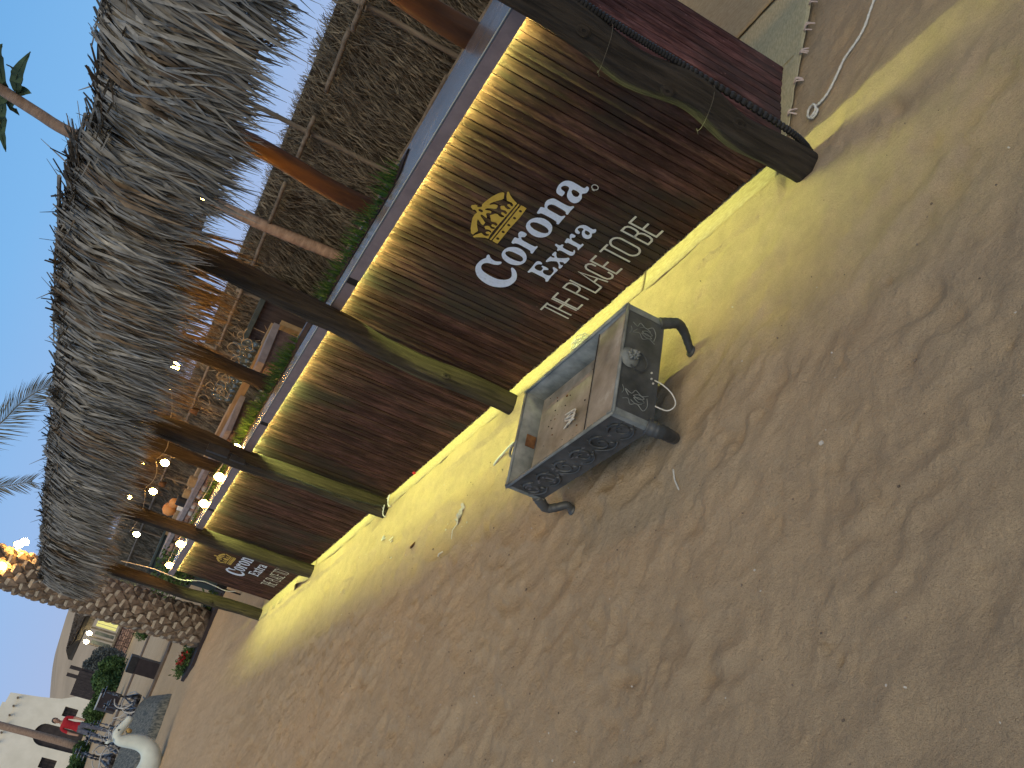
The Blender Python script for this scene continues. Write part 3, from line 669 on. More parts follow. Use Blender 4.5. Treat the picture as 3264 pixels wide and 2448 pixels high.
# fake grass planting behind the counter edge
mb = MB()
for i in range(5200):
    x = RNG.uniform(1.25, 7.3)
    if mnoise.noise((x * 1.6, 3, 1)) < -0.12 and x < 3.3: continue
    y = RNG.uniform(-0.36, -0.17); z = 1.0
    h = RNG.uniform(0.05, 0.16) * (1 + 0.5 * mnoise.noise((x * 3, y * 3, 0)))
    if x > 4.9: h *= 0.8
    a = RNG.uniform(0, 2 * PI); l = RNG.uniform(0, 0.05)
    d = Vector((math.cos(a), math.sin(a), 0))
    s_ = Vector((-d.y, d.x, 0))
    mb.strip([(x, y, z), Vector((x, y, z + h * .6)) + d * l * .3, Vector((x, y, z + h)) + d * l], [0.004, 0.0035, 0.0006], s_)
pl = thing('counter_planter', 'trough of bright green artificial grass set along the rear of the bar counter', 'planter', (0, 0, 0))
o = mb.build('artificial_grass', M['grass'], pl); o['kind'] = 'stuff'
mb = MB(); mb.box(1.2, -0.37, 1.0705, 7.35, -0.15, 1.078); mb.build('trough', M['dark_gap'], pl)

# ------------------------------------------------------------------ woven mats on the sand
def sheet(name, poly_fn, nu, nv, m, label, amp=0.006, z0=0.010, seed=0, curl=None):
    mb = MB()
    for i in range(nu + 1):
        for j in range(nv + 1):
            x, y = poly_fn(i / nu, j / nv)
            z = z0 + amp * (mnoise.noise((x * 5 + seed, y * 5, seed)) + 0.6 * mnoise.noise((x * 17, y * 17, seed)))
            e = min(j, nv - j) / nv
            z += curl(i / nu, j / nv) if curl else 0
            mb.v.append((x, y, max(z, 0.005)))
    for i in range(nu):
        for j in range(nv):
            a = i * (nv + 1) + j
            mb.f.append((a, a + nv + 1, a + nv + 2, a + 1)); mb.mi.append(0)
    o = mb.build(name, M[m], None, smooth=True)
    sol = o.modifiers.new('thick', 'SOLIDIFY'); sol.thickness = 0.004; sol.offset = -1
    tag(o, label, 'mat')
    return o
def wob(x, s=0): return 0.008 * mnoise.noise((x * 4, s, 0)) + 0.004 * mnoise.noise((x * 13, s, 5))
sheet('woven_mat', lambda u, v: (0.02 + 0.80 * u, -0.5 + (0.612 + wob(u * .8)) * v), 60, 10, 'mat', 'short yellowish woven mat under the near end of the bar, beside the first seam', seed=1)
sheet('woven_mat', lambda u, v: (0.835 + 5.1 * u, -0.5 + (0.605 + wob(u * 5.1, 2)) * v), 240, 10, 'mat', 'longest woven mat, its front edge showing along the foot of the bar', seed=2,
      curl=lambda u, v: 0.012 * max(0, mnoise.noise((u * 26, 0, 3))) * v ** 6)
sheet('woven_mat', lambda u, v: (5.96 + 2.2 * u, -0.5 + (0.66 + wob(u * 2.2, 3)) * v), 90, 10, 'mat', 'pale woven mat under the far printed end of the bar', seed=3,
      curl=lambda u, v: 0.05 * max(0, 1 - abs(u - 0.18) * 9) * v ** 5)
def edge_x(t): return -0.02 - 0.182 * t       # fringed edge, t metres behind the bar front
sheet('woven_mat', lambda u, v: ((edge_x(-(-0.955 + 0.955 * v)) + wob(v, 7)) * (1 - u) + u * 0.9, -0.955 + 0.945 * v) if -0.955 + 0.945 * v < -0.47 else ((edge_x(-(-0.955 + 0.955 * v)) + wob(v, 7)) * (1 - u) + u * 0.012, -0.955 + 0.945 * v), 40, 60, 'mat2',
      'greenish woven mat with a knotted fringe beside the near end of the bar', seed=4, z0=0.018)
sheet('woven_mat', lambda u, v: (edge_x(0.965 + 1.6 * v) * (1 - u) + u * 2.4, -0.965 - 1.6 * v + .01 * math.sin(u * 9)), 50, 40, 'mat', 'yellowish woven mat on the ground behind the near end of the bar', seed=5, z0=0.024)
# knots of the fringe
fr = bpy.data.objects['woven_mat.003']
mb = MB()
for i in range(17):
    t = i / 16
    p = Vector((-0.02, 0.0, 0.02)).lerp(Vector((-0.42, -2.2, 0.02)), t * 0.95 + 0.012 + RNG.uniform(-.01, .01))
    mb = MB()
    for k in range(3):
        a = PI + RNG.uniform(-0.9, 0.9)
        q = p + Vector((math.cos(a) * RNG.uniform(.02, .04), math.sin(a) * 0.02, -0.012))
        mid = (p + q) / 2 + Vector((0, RNG.uniform(-.012, .012), 0.014))
        mb.tube(catmull([p + Vector((0.006, 0, 0)), mid, q], 3), 0.0028, 5)
    o = mb.build('fringe_knot', M['fibre'], fr)

# rope lying on the sand beside the mat
pts = [(-0.43, -0.36), (-0.408, -0.313), (-0.387, -0.264), (-0.353, -0.229), (-0.298, -0.193), (-0.263, -0.142), (-0.221, -0.098), (-0.19, -0.085),
       (-0.163, -0.085), (-0.172, -0.059), (-0.150, -0.043), (-0.128, -0.07), (-0.135, -0.10), (-0.16, -0.098), (-0.165, -0.065), (-0.143, -0.052)]
P = catmull([(a, b, gz(a, b) + 0.006 + 0.0022 * i / 4) for i, (a, b) in enumerate(pts)], 6)
mb = MB(); mb.tube(P, [0.0042 + 0.0008 * math.sin(i * 1.9) for i in range(len(P))], 7)
tag(mb.build('rope', M['rope'], None, True), 'thin white rope with a coiled end on the sand past the near bar end', 'rope')

# ------------------------------------------------------------------ thatched canopy over the bar
can = thing('thatched_canopy', 'long low canopy of dry grey palm fronds on rough wooden posts over the bar', 'canopy', (0, 0, 0))
def post(base, top, r0, r1, bends, m='post', seed=0, n=20, name='post'):
    r = random.Random(seed)
    pts = []; rs = []
    K_ = 60
    for i in range(K_ + 1):
        t = i / K_
        p = Vector(base).lerp(Vector(top), t)
        dx = sum(b[1] * math.exp(-((t - b[0]) / b[2]) ** 2) for b in bends)
        dy = sum(b[3] * math.exp(-((t - b[0]) / b[2]) ** 2) for b in bends)
        p += Vector((dx, dy, 0))
        pts.append(p); rs.append((r0 + (r1 - r0) * t) * (1 + 0.06 * mnoise.noise((t * 7, seed, 0)) + 0.03 * mnoise.noise((t * 23, seed, 1))))
    mb = MB(); o0 = len(mb.v)
    mb.tube(pts, rs, n, jit=0)
    for i in range(len(mb.v)):
        v = Vector(mb.v[i]); k = i // n
        c = pts[min(k, K_)]
        d = v - c
        a = math.atan2(d.y, d.x)
        f = 1 + 0.16 * mnoise.noise((math.cos(a) * 1.6, math.sin(a) * 1.6, v.z * 2.2 + seed)) + 0.10 * mnoise.noise((math.cos(a) * 5, math.sin(a) * 5, v.z * 3.2 + seed)) + 0.05 * mnoise.noise((math.cos(a) * 12, math.sin(a) * 12, v.z * 5 + seed))
        mb.v[i] = tuple(c + Vector((d.x * f, d.y * f, d.z)))
    o = mb.build(name, M[m], can, True)
    return o
P1 = post((-0.105, 0.15, -0.02), (-0.11, 0.12, 1.95), 0.0558, 0.0521, [(0.14, 0.008, 0.05, 0.012), (0.25, -0.01, 0.05, -0.01), (0.36, 0.014, 0.06, 0.012), (0.5, -0.012, 0.08, 0.0)], seed=1)
P2 = post((2.03, 0.135, -0.02), (1.92, 0.12, 1.95), 0.0558, 0.0577, [(0.3, 0.02, 0.12, 0.015), (0.42, -0.01, 0.06, 0.02)], seed=2)
P3 = post((4.06, 0.10, -0.02), (4.11, 0.09, 2.1), 0.0670, 0.0725, [(0.5, 0.015, 0.1, 0.015)], seed=3)
P4 = post((6.02, 0.10, -0.02), (6.14, 0.09, 1.95), 0.0614, 0.0577, [(0.4, -0.02, 0.15, 0.01)], seed=4)
P5 = post((8.09, 0.10, -0.02), (8.17, 0.09, 1.95), 0.0614, 0.0577, [(0.45, 0.03, 0.15, 0.015)], seed=5)
def crack(parent, pts, w=0.004):
    mb = MB()
    P = catmull(pts, 4)
    mb.strip(P, [w * math.sin(PI * (i + .3) / (len(P))) + 0.0005 for i in range(len(P))], Vector((-0.75, 0.66, 0)))
    mb.build('split', M['crack'], parent)
crack(P2, [(1.975, 0.182, 0.28), (1.972, 0.186, 0.36), (1.985, 0.196, 0.44), (1.983, 0.198, 0.50)], 0.0035)
crack(P2, [(1.957, 0.176, 0.62), (1.953, 0.180, 0.70), (1.962, 0.184, 0.78)], 0.003)
crack(P1, [(-0.150, 0.200, 0.20), (-0.148, 0.203, 0.33), (-0.154, 0.203, 0.43)], 0.0022)
crack(P1, [(-0.145, 0.196, 0.62), (-0.150, 0.198, 0.74), (-0.146, 0.196, 0.85)], 0.002)
crack(P3, [(3.985, 0.165, 0.30), (3.99, 0.170, 0.45), (3.983, 0.170, 0.56)], 0.003)
crack(P4, [(5.965, 0.150, 0.30), (5.967, 0.155, 0.45), (5.975, 0.155, 0.60)], 0.003)
def knot(parent, c, nrm, r):
    mb = MB(); n_ = Vector(nrm).normalized(); a = n_.cross(Vector((0, 0, 1))).normalized(); b = n_.cross(a)
    for rr, hh in ((1.0, -.25), (.85, .12), (.55, .22), (.3, .08)):
        for k in range(10):
            an = 2 * PI * k / 10
            mb.v.append(tuple(Vector(c) + a * (r * rr * math.cos(an)) + b * (r * 1.5 * rr * math.sin(an)) + n_ * (r * hh)))
    for q in range(3):
        for k in range(10):
            mb.f.append((q * 10 + k, q * 10 + (k + 1) % 10, q * 10 + 10 + (k + 1) % 10, q * 10 + 10 + k)); mb.mi.append(0)
    mb.f.append(tuple(30 + k for k in range(10))); mb.mi.append(1)
    mb.build('knot', [M['post'], M['crack']], parent, True)
for P_, x_, y_, zs in ((P1, -0.105, .15, (.30, .56, .88)), (P2, 2.0, .135, (.42, .80)), (P3, 4.07, .1, (.5, .75)), (P4, 6.05, .1, (.45,)), (P5, 8.1, .1, (.55,))):
    for q, z_ in enumerate(zs):
        nv_ = (-.75 + .5 * (q % 2), .7, 0); l_ = math.hypot(nv_[0], nv_[1])
        knot(P_, (x_ + .056 * nv_[0] / l_, y_ + .056 * nv_[1] / l_, z_), nv_, .017)
for (bx, by, b2x, b2y, sd, r) in ((0.70, -0.60, 0.62, -0.6, 11, .055), (2.0, -0.64, 1.98, -0.66, 12, .05), (4.05, -0.5, 4.05, -0.49, 13, .055), (6.05, -0.55, 6.1, -0.55, 14, .055), (8.1, -0.55, 8.1, -0.55, 15, .055)):
    post((bx, by, -0.01), (b2x, b2y, 2.0), r, r, [(0.6, 0.03, 0.15, 0.01)], 'post_orange' if sd < 13 else 'post', seed=sd)
def beam(a, b, r, seed, name='beam', m='post'):
    mb = MB(); K_ = 20
    pts = [Vector(a).lerp(Vector(b), i / K_) + Vector((0, 0.01 * mnoise.noise((i * .5, seed, 0)), 0.015 * mnoise.noise((i * .5, seed, 4)))) for i in range(K_ + 1)]
    mb.tube(pts, [r * (1 + .08 * mnoise.noise((i, seed, 2))) for i in range(K_ + 1)], 10)
    return mb.build(name, M[m], can, True)
RY, RZ = 0.24, 2.195
beam((-1.6, 0.11, 1.87), (8.9, 0.10, 1.87), 0.035, 1)
beam((-1.6, -0.60, 1.86), (8.9, -0.56, 1.86), 0.035, 2)
beam((1.25, RY - .04, RZ), (8.75, RY - .04, RZ - 0.02), 0.035, 3, 'front_pole')
beam((-1.6, RY - .04, RZ - .05), (1.35, RY - .04, RZ - .05), 0.035, 6, 'front_pole')
beam((-1.6, -0.85, RZ - .03), (8.75, -0.85, RZ - .03), 0.03, 8, 'rear_pole')
for i in range(17):
    x = -1.4 + i * 0.62
    beam((x, RY - .08, RZ - 0.07), (x, -0.92, RZ - .08), 0.016, 20 + i, 'rafter', 'pole')
beam((-1.6, RY - .03, 1.86), (8.7, RY - .03, 1.86), 0.013, 4, 'batten', 'pole')
beam((8.60, RY - .26, RZ - .03), (8.80, RY + 0.03, RZ + .00), 0.055, 7, 'end_log', 'post')

def hang_dir(front):
    s = 1 if front else -1
    d = Vector((0, 0.13 * s, -0.99)); d.normalize(); return d
def leaflets(mb, n, x0, x1, start, length, sweep, front, r, lift=0.02, w=0.009, spread=0.12, mi=0):
    D = hang_dir(front); Nn = Vector((0, 0.99 if front else -0.99, 0.13)); Nn.normalize()
    for i in range(n):
        x = x0 + (x1 - x0) * (i + r.random()) / n
        s0 = start + r.uniform(-0.03, 0.03)
        L_ = length * r.uniform(0.72, 1.08)
        base = Vector((x, 0, 0)) + D * s0 + Nn * (lift * r.uniform(0.2, 1.6))
        sw = sweep + r.gauss(0, spread)
        curve = r.uniform(-0.06, 0.10)
        pts = []
        m = 5
        for k in range(m):
            t = k / (m - 1)
            p = base + D * (L_ * t) + Vector((1, 0, 0)) * (L_ * (sw * t + 0.25 * sw * t * t)) + Nn * (0.035 * math.sin(t * PI) * r.uniform(.3, 1.2) + curve * t * t * 0.4)
            if t > 0.7: p.z -= 0.03 * (t - .7) / .3
            pts.append(p)
        ww = w * r.uniform(0.55, 1.5)
        tw = r.uniform(-0.9, 0.9)
        side = []
        for k in range(m):
            a = tw * (0.4 + k / m)
            side.append((Vector((1, 0, 0)) * math.cos(a) + Nn * math.sin(a)).normalized())
        mb.strip(pts, [ww * 0.6, ww, ww * 0.95, ww * 0.6, ww * 0.08], side, mi)
def frond_mesh(seed, front=True, brown=False):
    r = random.Random(seed); mb = MB()
    sw = r.uniform(-0.34, 0.16)
    cl = [r.uniform(-.27, .27) for _ in range(9)]
    for c_ in cl:
        leaflets(mb, 9, c_ - .04, c_ + .04, 0.0, 0.50 * r.uniform(.85, 1.05), sw + r.gauss(0, .07), front, r, w=0.0074, spread=.05)
    # the stem from which they hang
    mb.tube([(-0.32, 0, 0.012), (0, 0.004, 0.02), (0.32, 0, 0.012)], [0.009, 0.007, 0.003], 5)
    return mb.mesh('palm_frond', M['leaf2' if brown else 'leaf'])
fv = [frond_mesh(500 + i) for i in range(12)] + [frond_mesh(550 + i, brown=True) for i in range(4)]
D = hang_dir(True)
def ridge_drop(x): return -0.055 if x < 1.27 else (0.03 * mnoise.noise((x * 1.1, 0, 7)) - (0.03 if x > 8 else 0) + (.02 if x < 2.8 else 0))
def eave_cut(x): return 0.97 + .14 * mnoise.noise((x * 1.6, 2, 0)) + .05 * mnoise.noise((x * 4.5, 2, 0)) + (.06 if 1.7 < x < 3.4 else 0)
cnt = 0
for tier, (s0, step) in enumerate(((0.13, 0.125), (0.07, 0.125), (0.0, 0.115))):
    x = -1.5
    while x < 8.45:
        v = fv[RNG.randrange(12)] if RNG.random() < 0.88 else fv[12 + RNG.randrange(4)]
        p = Vector((x, RY, RZ + ridge_drop(x))) + D * (s0 + RNG.uniform(-0.04, 0.03)) + Vector((0, 0.025 * tier, 0))
        if tier == 0 and mnoise.noise((x * 1.4, 5, 0)) < -0.32:
            x += step; continue
        inst('palm_frond', v, can, p, (RNG.uniform(-.04, .06), RNG.uniform(-.12, .08), RNG.uniform(-.05, .05)), (1, 1, eave_cut(x) * RNG.uniform(.80, 1.0) * (.92 if x < 1.7 else 1)))
        cnt += 1
        x += step * RNG.uniform(0.8, 1.2)
# the rest of the thatch: rear slope, under layer, and shaggy ridge
r = random.Random(3)
mb = MB()
for k in range(29):
    xx = -1.5 + k * 0.35
    o0 = len(mb.v)
    L_ = 0.62 if xx > 3.3 else 0.12
    for s0, n_ in ((0.0, 30), (0.08, 30)):
        leaflets(mb, n_, xx, xx + 0.36, s0, L_ * r.uniform(.9, 1.1), r.uniform(-.2, .2), False, r, w=0.011, spread=0.12)
    for i in range(o0, len(mb.v)):
        v = mb.v[i]; mb.v[i] = (v[0], v[1] - 0.86, v[2] + RZ - 0.02)
    o0 = len(mb.v)
    for s0, n_, L_ in ((0.02, 22, .44), (0.10, 16, .36)):
        leaflets(mb, n_, xx, xx + 0.36, s0, L_, r.uniform(-.3, .1), True, r, lift=-0.03, w=0.012, mi=1)
    for i in range(o0, len(mb.v)):
        v = mb.v[i]; mb.v[i] = (v[0], v[1] + RY, v[2] + RZ - 0.02 + ridge_drop(v[0]))
    # fronds laid flat on the roof poles
    for i in range(150):
        x = xx + r.uniform(0, .35); y = r.uniform(-.88, .2)
        a = r.gauss(PI / 2, .35); L_ = r.uniform(.25, .5); d = Vector((math.cos(a), -math.sin(a), r.uniform(-.06, .06)))
        p = Vector((x, y + .2, RZ + ridge_drop(x) - .02 + r.uniform(-.04, .02)))
        w_ = r.uniform(.008, .016)
        q = p + d * L_
        if q.y < -.95: q.y = -.95
        mb.strip([p, (p + q) / 2, q], [w_ * .7, w_, w_ * .2], Vector((1, r.uniform(-.3, .3), r.uniform(-.4, .4))).normalized(), 1)
o = mb.build('loose_thatch', [M['leaf2'], M['leaf']], can); o['kind'] = 'stuff'
mb = MB()
for i in range(6200):
    x = r.uniform(-1.5, 8.65); z0 = RZ + ridge_drop(x)
    a = r.gauss(0, 0.45); b = r.uniform(-0.35, 0.35)
    an = r.uniform(-0.4, PI + 0.4); rr = r.uniform(0.02, 0.085)
    p = Vector((x, RY + 0.075 * math.cos(an), z0 - 0.01 + rr * .8 * math.sin(an)))
    d = Vector((math.cos(a), math.sin(a) * .5, math.sin(b) * .7 - (0.25 if math.cos(an) > .3 else 0))); d.normalize()
    L_ = r.uniform(0.08, 0.28)
    s_ = d.cross(Vector((r.uniform(-1, 1), r.uniform(-1, 1), r.uniform(-1, 1)))).normalized()
    bend = Vector((0, 0, r.uniform(-0.03, 0.02)))
    w_ = r.uniform(0.003, 0.008)
    mb.strip([p - d * L_ / 2, p, p + d * L_ / 2 + bend], [w_ * .6, w_, w_ * .1], s_, 0 if r.random() < .6 else 1)
o = mb.build('ridge_thatch', [M['leaf'], M['leaf2']], can); o['kind'] = 'stuff'
# stray stalks sticking out of the ridge
mb = MB()
for i in range(70):
    x = r.uniform(-1.4, 8.6); z0 = RZ + ridge_drop(x) + 0.05
    d = Vector((r.uniform(-1, 1), r.uniform(-.4, .5), r.uniform(0.05, 0.5))).normalized()
    L_ = r.uniform(.06, .16)
    mb.tube([(x, RY, z0), Vector((x, RY, z0)) + d * L_], [0.004, 0.001], 4)
o = mb.build('stray_stalks', M['leaf'], can); o['kind'] = 'stuff'

# conduit tied to the nearest post
cd = thing('corrugated_conduit', 'black corrugated cable conduit tied with wire to the nearest post', 'conduit', (0, 0, 0))
mb = MB()
pts = [(-0.140, 0.115, 0.005), (-0.158, 0.102, 0.12), (-0.160, 0.100, 0.517), (-0.156, 0.094, 0.746), (-0.158, 0.086, 1.006), (-0.160, 0.078, 1.4), (-0.160, 0.07, 1.8)]
P = catmull(pts, 60)
mb.tube(P, [0.0125 if i % 3 else 0.0085 for i in range(len(P))], 8)
mb.build('ribbed_tube', M['black'], cd)
for z in (0.42, 0.80):
    mb = MB(); Q = []
    for k in range(15):
        a = -2.4 + k * 0.28
        Q.append((-0.108 + 0.070 * math.cos(a), 0.14 + 0.070 * math.sin(a) * (-1 if False else 1), z - 0.02 * math.cos(a)))
    Q = [(-0.150, 0.095, z + .0), (-0.165, 0.12, z), (-0.160, 0.17, z - .004), (-0.125, 0.206, z - .012), (-0.085, 0.214, z - .022), (-0.05, 0.195, z - .03), (-0.038, 0.17, z - .034), (-0.032, 0.185, z - .045)]
    mb.tube(catmull(Q, 5), 0.0011, 5)
    mb.build('tie_wire', M['wire'], cd)
# thin cables on the third post
cb = thing('twisted_cable', 'thin twisted black cable running down the third post from the near end', 'cable', (0, 0, 0))
mb = MB()
Q = [(3.985, 0.14, 1.15), (4.0, 0.17, 0.98), (3.985, 0.16, 0.8), (3.99, 0.155, 0.62), (3.975, 0.16, 0.5), (3.99, 0.15, 0.3), (3.985, 0.13, 0.12), (3.97, 0.12, 0.05)]
P = catmull(Q, 12)
mb.tube(P, 0.006, 6)
mb.tube([p + Vector((0.012 * math.sin(i * .7), 0.006 * math.cos(i * .7) + .004, 0)) for i, p in enumerate(P)], 0.004, 5)
mb.build('cable_strand', M['black'], cb)
mb = MB(); mb.box(3.955, 0.135, 1.16, 3.985, 0.19, 1.30); mb.box(3.958, 0.16, 1.04, 3.982, 0.192, 1.14); mb.build('plug_box', M['black'], cb)
mb = MB()
for k in range(2):
    y0 = 0.10 + k * -0.13; x0_ = 3.93 + 0.06 * k
    Q = [(x0_, y0 + 0.03 * math.cos(a), 0.01 + 0.022 * (1 - math.cos(a * .5)) + 0.012 * math.sin(a)) for a in [0.5 * i for i in range(11)]]
    mb.tube(catmull([(x0_ + 0.02 * math.sin(i), 0.085 + k * .06 + 0.035 * math.cos(i * .6), 0.01 + 0.035 * abs(math.sin(i * .3))) for i in range(9)], 4), 0.0035, 5)
mb.build('cable_end_loop', M['white'], cb)
# pale hanging cable by the far post
mb = MB()
Q = [(8.0, 0.03, 1.55), (8.0, 0.006, 1.251), (8.0, 0.014, 1.07), (8.0, 0.022, 0.911), (8.0, -0.028, 0.724), (8.0, -0.023, 0.586), (8.0, -0.009, 0.457), (8.0, -0.036, 0.355)]
mb.tube(catmull(Q, 10), 0.0055, 6)
tag(mb.build('hanging_cable', M['white'], None, True), 'pale loose cable hanging beside the farthest post of the canopy', 'cable')

# ------------------------------------------------------------------ festoon lights
def bulb_mesh(m, r=0.031):
    mb = MB()
    mb.lathe([(0.0001, -r * 1.2), (r * .6, -r * 1.0), (r, -r * .2), (r * .85, r * .5), (r * .4, r), (r * .35, r * 1.2)], 10)
    return mb.mesh('bulb', M[m], True)
bm = bulb_mesh('bulb')
mb = MB(); mb.lathe([(0.0001, 0.075), (0.016, 0.075), (0.016, 0.036), (0.0001, 0.036)], 8); sock = mb.mesh('socket', M['black'])
def festoon(name, label, pts, sag=0.05, drop=0.08, bmesh_=None, grp='strings of warm bulbs'):
    t = thing(name, label, 'string lights', (0, 0, 0), 0, grp)
    mb = MB(); Q = []
    for i in range(len(pts) - 1):
        a, b = Vector(pts[i]), Vector(pts[i + 1])
        for k in range(6):
            u = k / 6
            Q.append(a.lerp(b, u) + Vector((0, 0, drop - sag * math.sin(PI * u))))
    Q.append(Vector(pts[-1]) + Vector((0, 0, drop)))
    mb.tube(Q, 0.004, 5); mb.build('cord', M['cable'], t)
    for p in pts:
        b = inst('bulb', bmesh_ or bm, t, p)
        inst('socket', sock, b)
    return t
festoon('string_lights', 'string of warm bulbs hanging under the canopy eaves above the back bar', [(4.4, -0.5, 1.72), (5.56, -0.5, 1.53), (6.33, -0.5, 1.53), (7.19, -0.5, 1.53), (8.79, -0.5, 1.52)])
festoon('string_lights', 'string of warm bulbs hidden inside the thatch above the near half of the bar', [(0.1, -0.2, 1.80), (1.0, -0.2, 1.84), (2.0, -0.2, 1.82), (2.95, -0.2, 1.84), (3.7, -0.2, 1.82)])
festoon('string_lights', 'string of warm bulbs stretched just above the far half of the counter', [(4.22, 0.0, 1.115), (4.86, 0.0, 1.115), (5.55, 0.0, 1.115), (6.86, 0.0, 1.115), (7.7, 0.0, 1.10)], sag=0.01, drop=0.035)
festoon('string_lights', 'unseen string of warm bulbs added behind the thatch to light the reed fence above the back bar', [(7.4, -2.3, 1.9), (8.8, -2.35, 1.86), (10.2, -2.4, 1.88), (11.8, -2.4, 1.88), (13.6, -2.4, 1.9)])  # added out of view to throw more orange light on the fence

# ------------------------------------------------------------------ iron charcoal grill on cabriole legs
gr = thing('charcoal_grill', 'old rectangular iron charcoal grill on curved legs standing on the sand before the bar', 'grill', (0.786, 0.799, 0), 0.012)
HL, HW, Z0, Z1, T = 0.3765, 0.219, 0.14, 0.292, 0.006
def side_panel(name, a, b, m='grill', relief=None):
    """an upright plate from a to b (inner/outer), outward normal to the right of a->b"""
    a = Vector((*a, 0)); b = Vector((*b, 0)); d = (b - a).normalized(); nrm = Vector((d.y, -d.x, 0))
    mb = MB()
    nu, nv = 60, 16
    L_ = (b - a).length
    for j in range(nv + 1):
        for i in range(nu + 1):
            u = i / nu; v = j / nv
            h = relief(u * L_, v) if relief else 0
            p = a + d * (u * L_) + nrm * h + Vector((0, 0, Z0 + (Z1 - Z0) * v))
            mb.v.append(tuple(p))
    for j in range(nv):
        for i in range(nu):
            k = j * (nu + 1) + i
            hv_ = relief((i + .5) / nu * L_, (j + .5) / nv) if relief else 0
            mb.f.append((k, k + 1, k + nu + 2, k + nu + 1)); mb.mi.append(2 if hv_ > 0.0036 else 0)  # high faces take the paler iron, so highlights are painted into the relief
    q = nrm * -T
    mb.add([a + q + Vector((0, 0, Z0)), b + q + Vector((0, 0, Z0)), b + q + Vector((0, 0, Z1)), a + q + Vector((0, 0, Z1)),
            a + Vector((0, 0, Z0)), b + Vector((0, 0, Z0)), b + Vector((0, 0, Z1)), a + Vector((0, 0, Z1))],
           [(3, 2, 1, 0), (4, 0, 1, 5), (3, 7, 6, 2)], 1)
    return mb.build(name, [M[m], M['grill_rim'], M['grill_highlight']], gr, True)
def swirl(L_, seed, amp=0.004):
    def f(u, v):
        z = v * (Z1 - Z0)
        if v < 0.06 or v > 0.94: return 0
        e = min(1, min(v - .06, .94 - v) * 6)
        n = 0
        for k in range(int(L_ / 0.105)):
            cx = 0.06 + k * 0.108; cz = 0.072 + 0.012 * (-1) ** k
            dx, dz = u - cx, z - cz
            rr = math.hypot(dx, dz); an = math.atan2(dz, dx) * (1 if k % 2 else -1)
            s = math.cos(rr * 190 - an * 1.0 + seed)
            n += amp * max(0, s) ** 2 * math.exp(-(rr / 0.05) ** 4)
        n += 0.003 * mnoise.noise((u * 18, z * 18, seed)) + 0.002 * mnoise.noise((u * 45, z * 45, seed))
        return n * e
    return f
side_panel('side_plate', (HL, HW), (-HL, HW), 'grill', swirl(2 * HL, 1))
side_panel('side_plate', (-HL, -HW), (HL, -HW), 'grill', swirl(2 * HL, 2))
side_panel('end_plate', (-HL, HW), (-HL, -HW), 'grill')
side_panel('end_plate', (HL, -HW), (HL, HW), 'grill')
mb = MB()
mb.box(-HL + T, -HW + T, 0.205, HL - T, HW - T, 0.209); mb.build('fire_floor', M['grill_pale'], gr)
mb = MB()   # rolled rim
for a, b in (((-HL, -HW), (HL, -HW)), ((HL, -HW), (HL, HW)), ((HL, HW), (-HL, HW)), ((-HL, HW), (-HL, -HW))):
    mb.tube([(a[0], a[1], Z1 + 0.001), (b[0], b[1], Z1 + 0.001)], 0.0085, 8, flat=0.6)
mb.build('rolled_rim', M['grill_rim'], gr, True)
mb = MB()   # slanted plate at the near end with folded lip
xa, xb = -HL + T, -0.172
mb.add([(xa, -HW + T, 0.284), (xb, -HW + T, 0.276), (xb, HW - T, 0.276), (xa, HW - T, 0.284), (xa, -HW + T, 0.281), (xb, -HW + T, 0.273), (xb, HW - T, 0.273), (xa, HW - T, 0.281)],
       [(0, 1, 2, 3), (4, 7, 6, 5), (1, 5, 6, 2)])
mb.box(xb, -HW + T, 0.19, xb + 0.003, HW - T, 0.2785)
mb.build('draught_plate', M['grill_pale'], gr)
mb = MB()
mb.tube([(xb + .002, -HW + T, 0.279), (xb + .002, HW - T, 0.279)], 0.0022, 6); mb.build('plate_lip', M['crack'], gr)
# corner straps
for sx in (-1, 1):
    for sy in (-1, 1):
        mb = MB()
        x, y = sx * (HL + 0.0012), sy * (HW + 0.0012)
        mb.box(min(x, x - sx * 0.022), y - 0.0012, Z0 - 0.004, max(x, x - sx * 0.022), y + 0.0012, Z1 + 0.004)
        mb.box(x - 0.0012, min(y, y - sy * 0.022), Z0 - 0.004, x + 0.0012, max(y, y - sy * 0.022), Z1 + 0.004)
        mb.box(min(x - sx * .028, x), min(y - sy * .010, y), Z1 + 0.0075, max(x - sx * .028, x), max(y - sy * .010, y), Z1 + 0.0095)
        for zz in (Z0 + .014, Z1 - .014, (Z0 + Z1) / 2):
            mb.lathe([(0.0001, 0.0016), (0.003, 0.0010), (0.0035, -0.001)], 8, (0, 0, 0))
            o_ = len(mb.v) - 24
            for i in range(o_, len(mb.v)):
                vx, vy, vz = mb.v[i]
                mb.v[i] = (x + sx * (0.0012 + vz), y - sy * 0.011 + vy, zz + vx)
        mb.build('corner_strap', M['grill_rim'], gr)
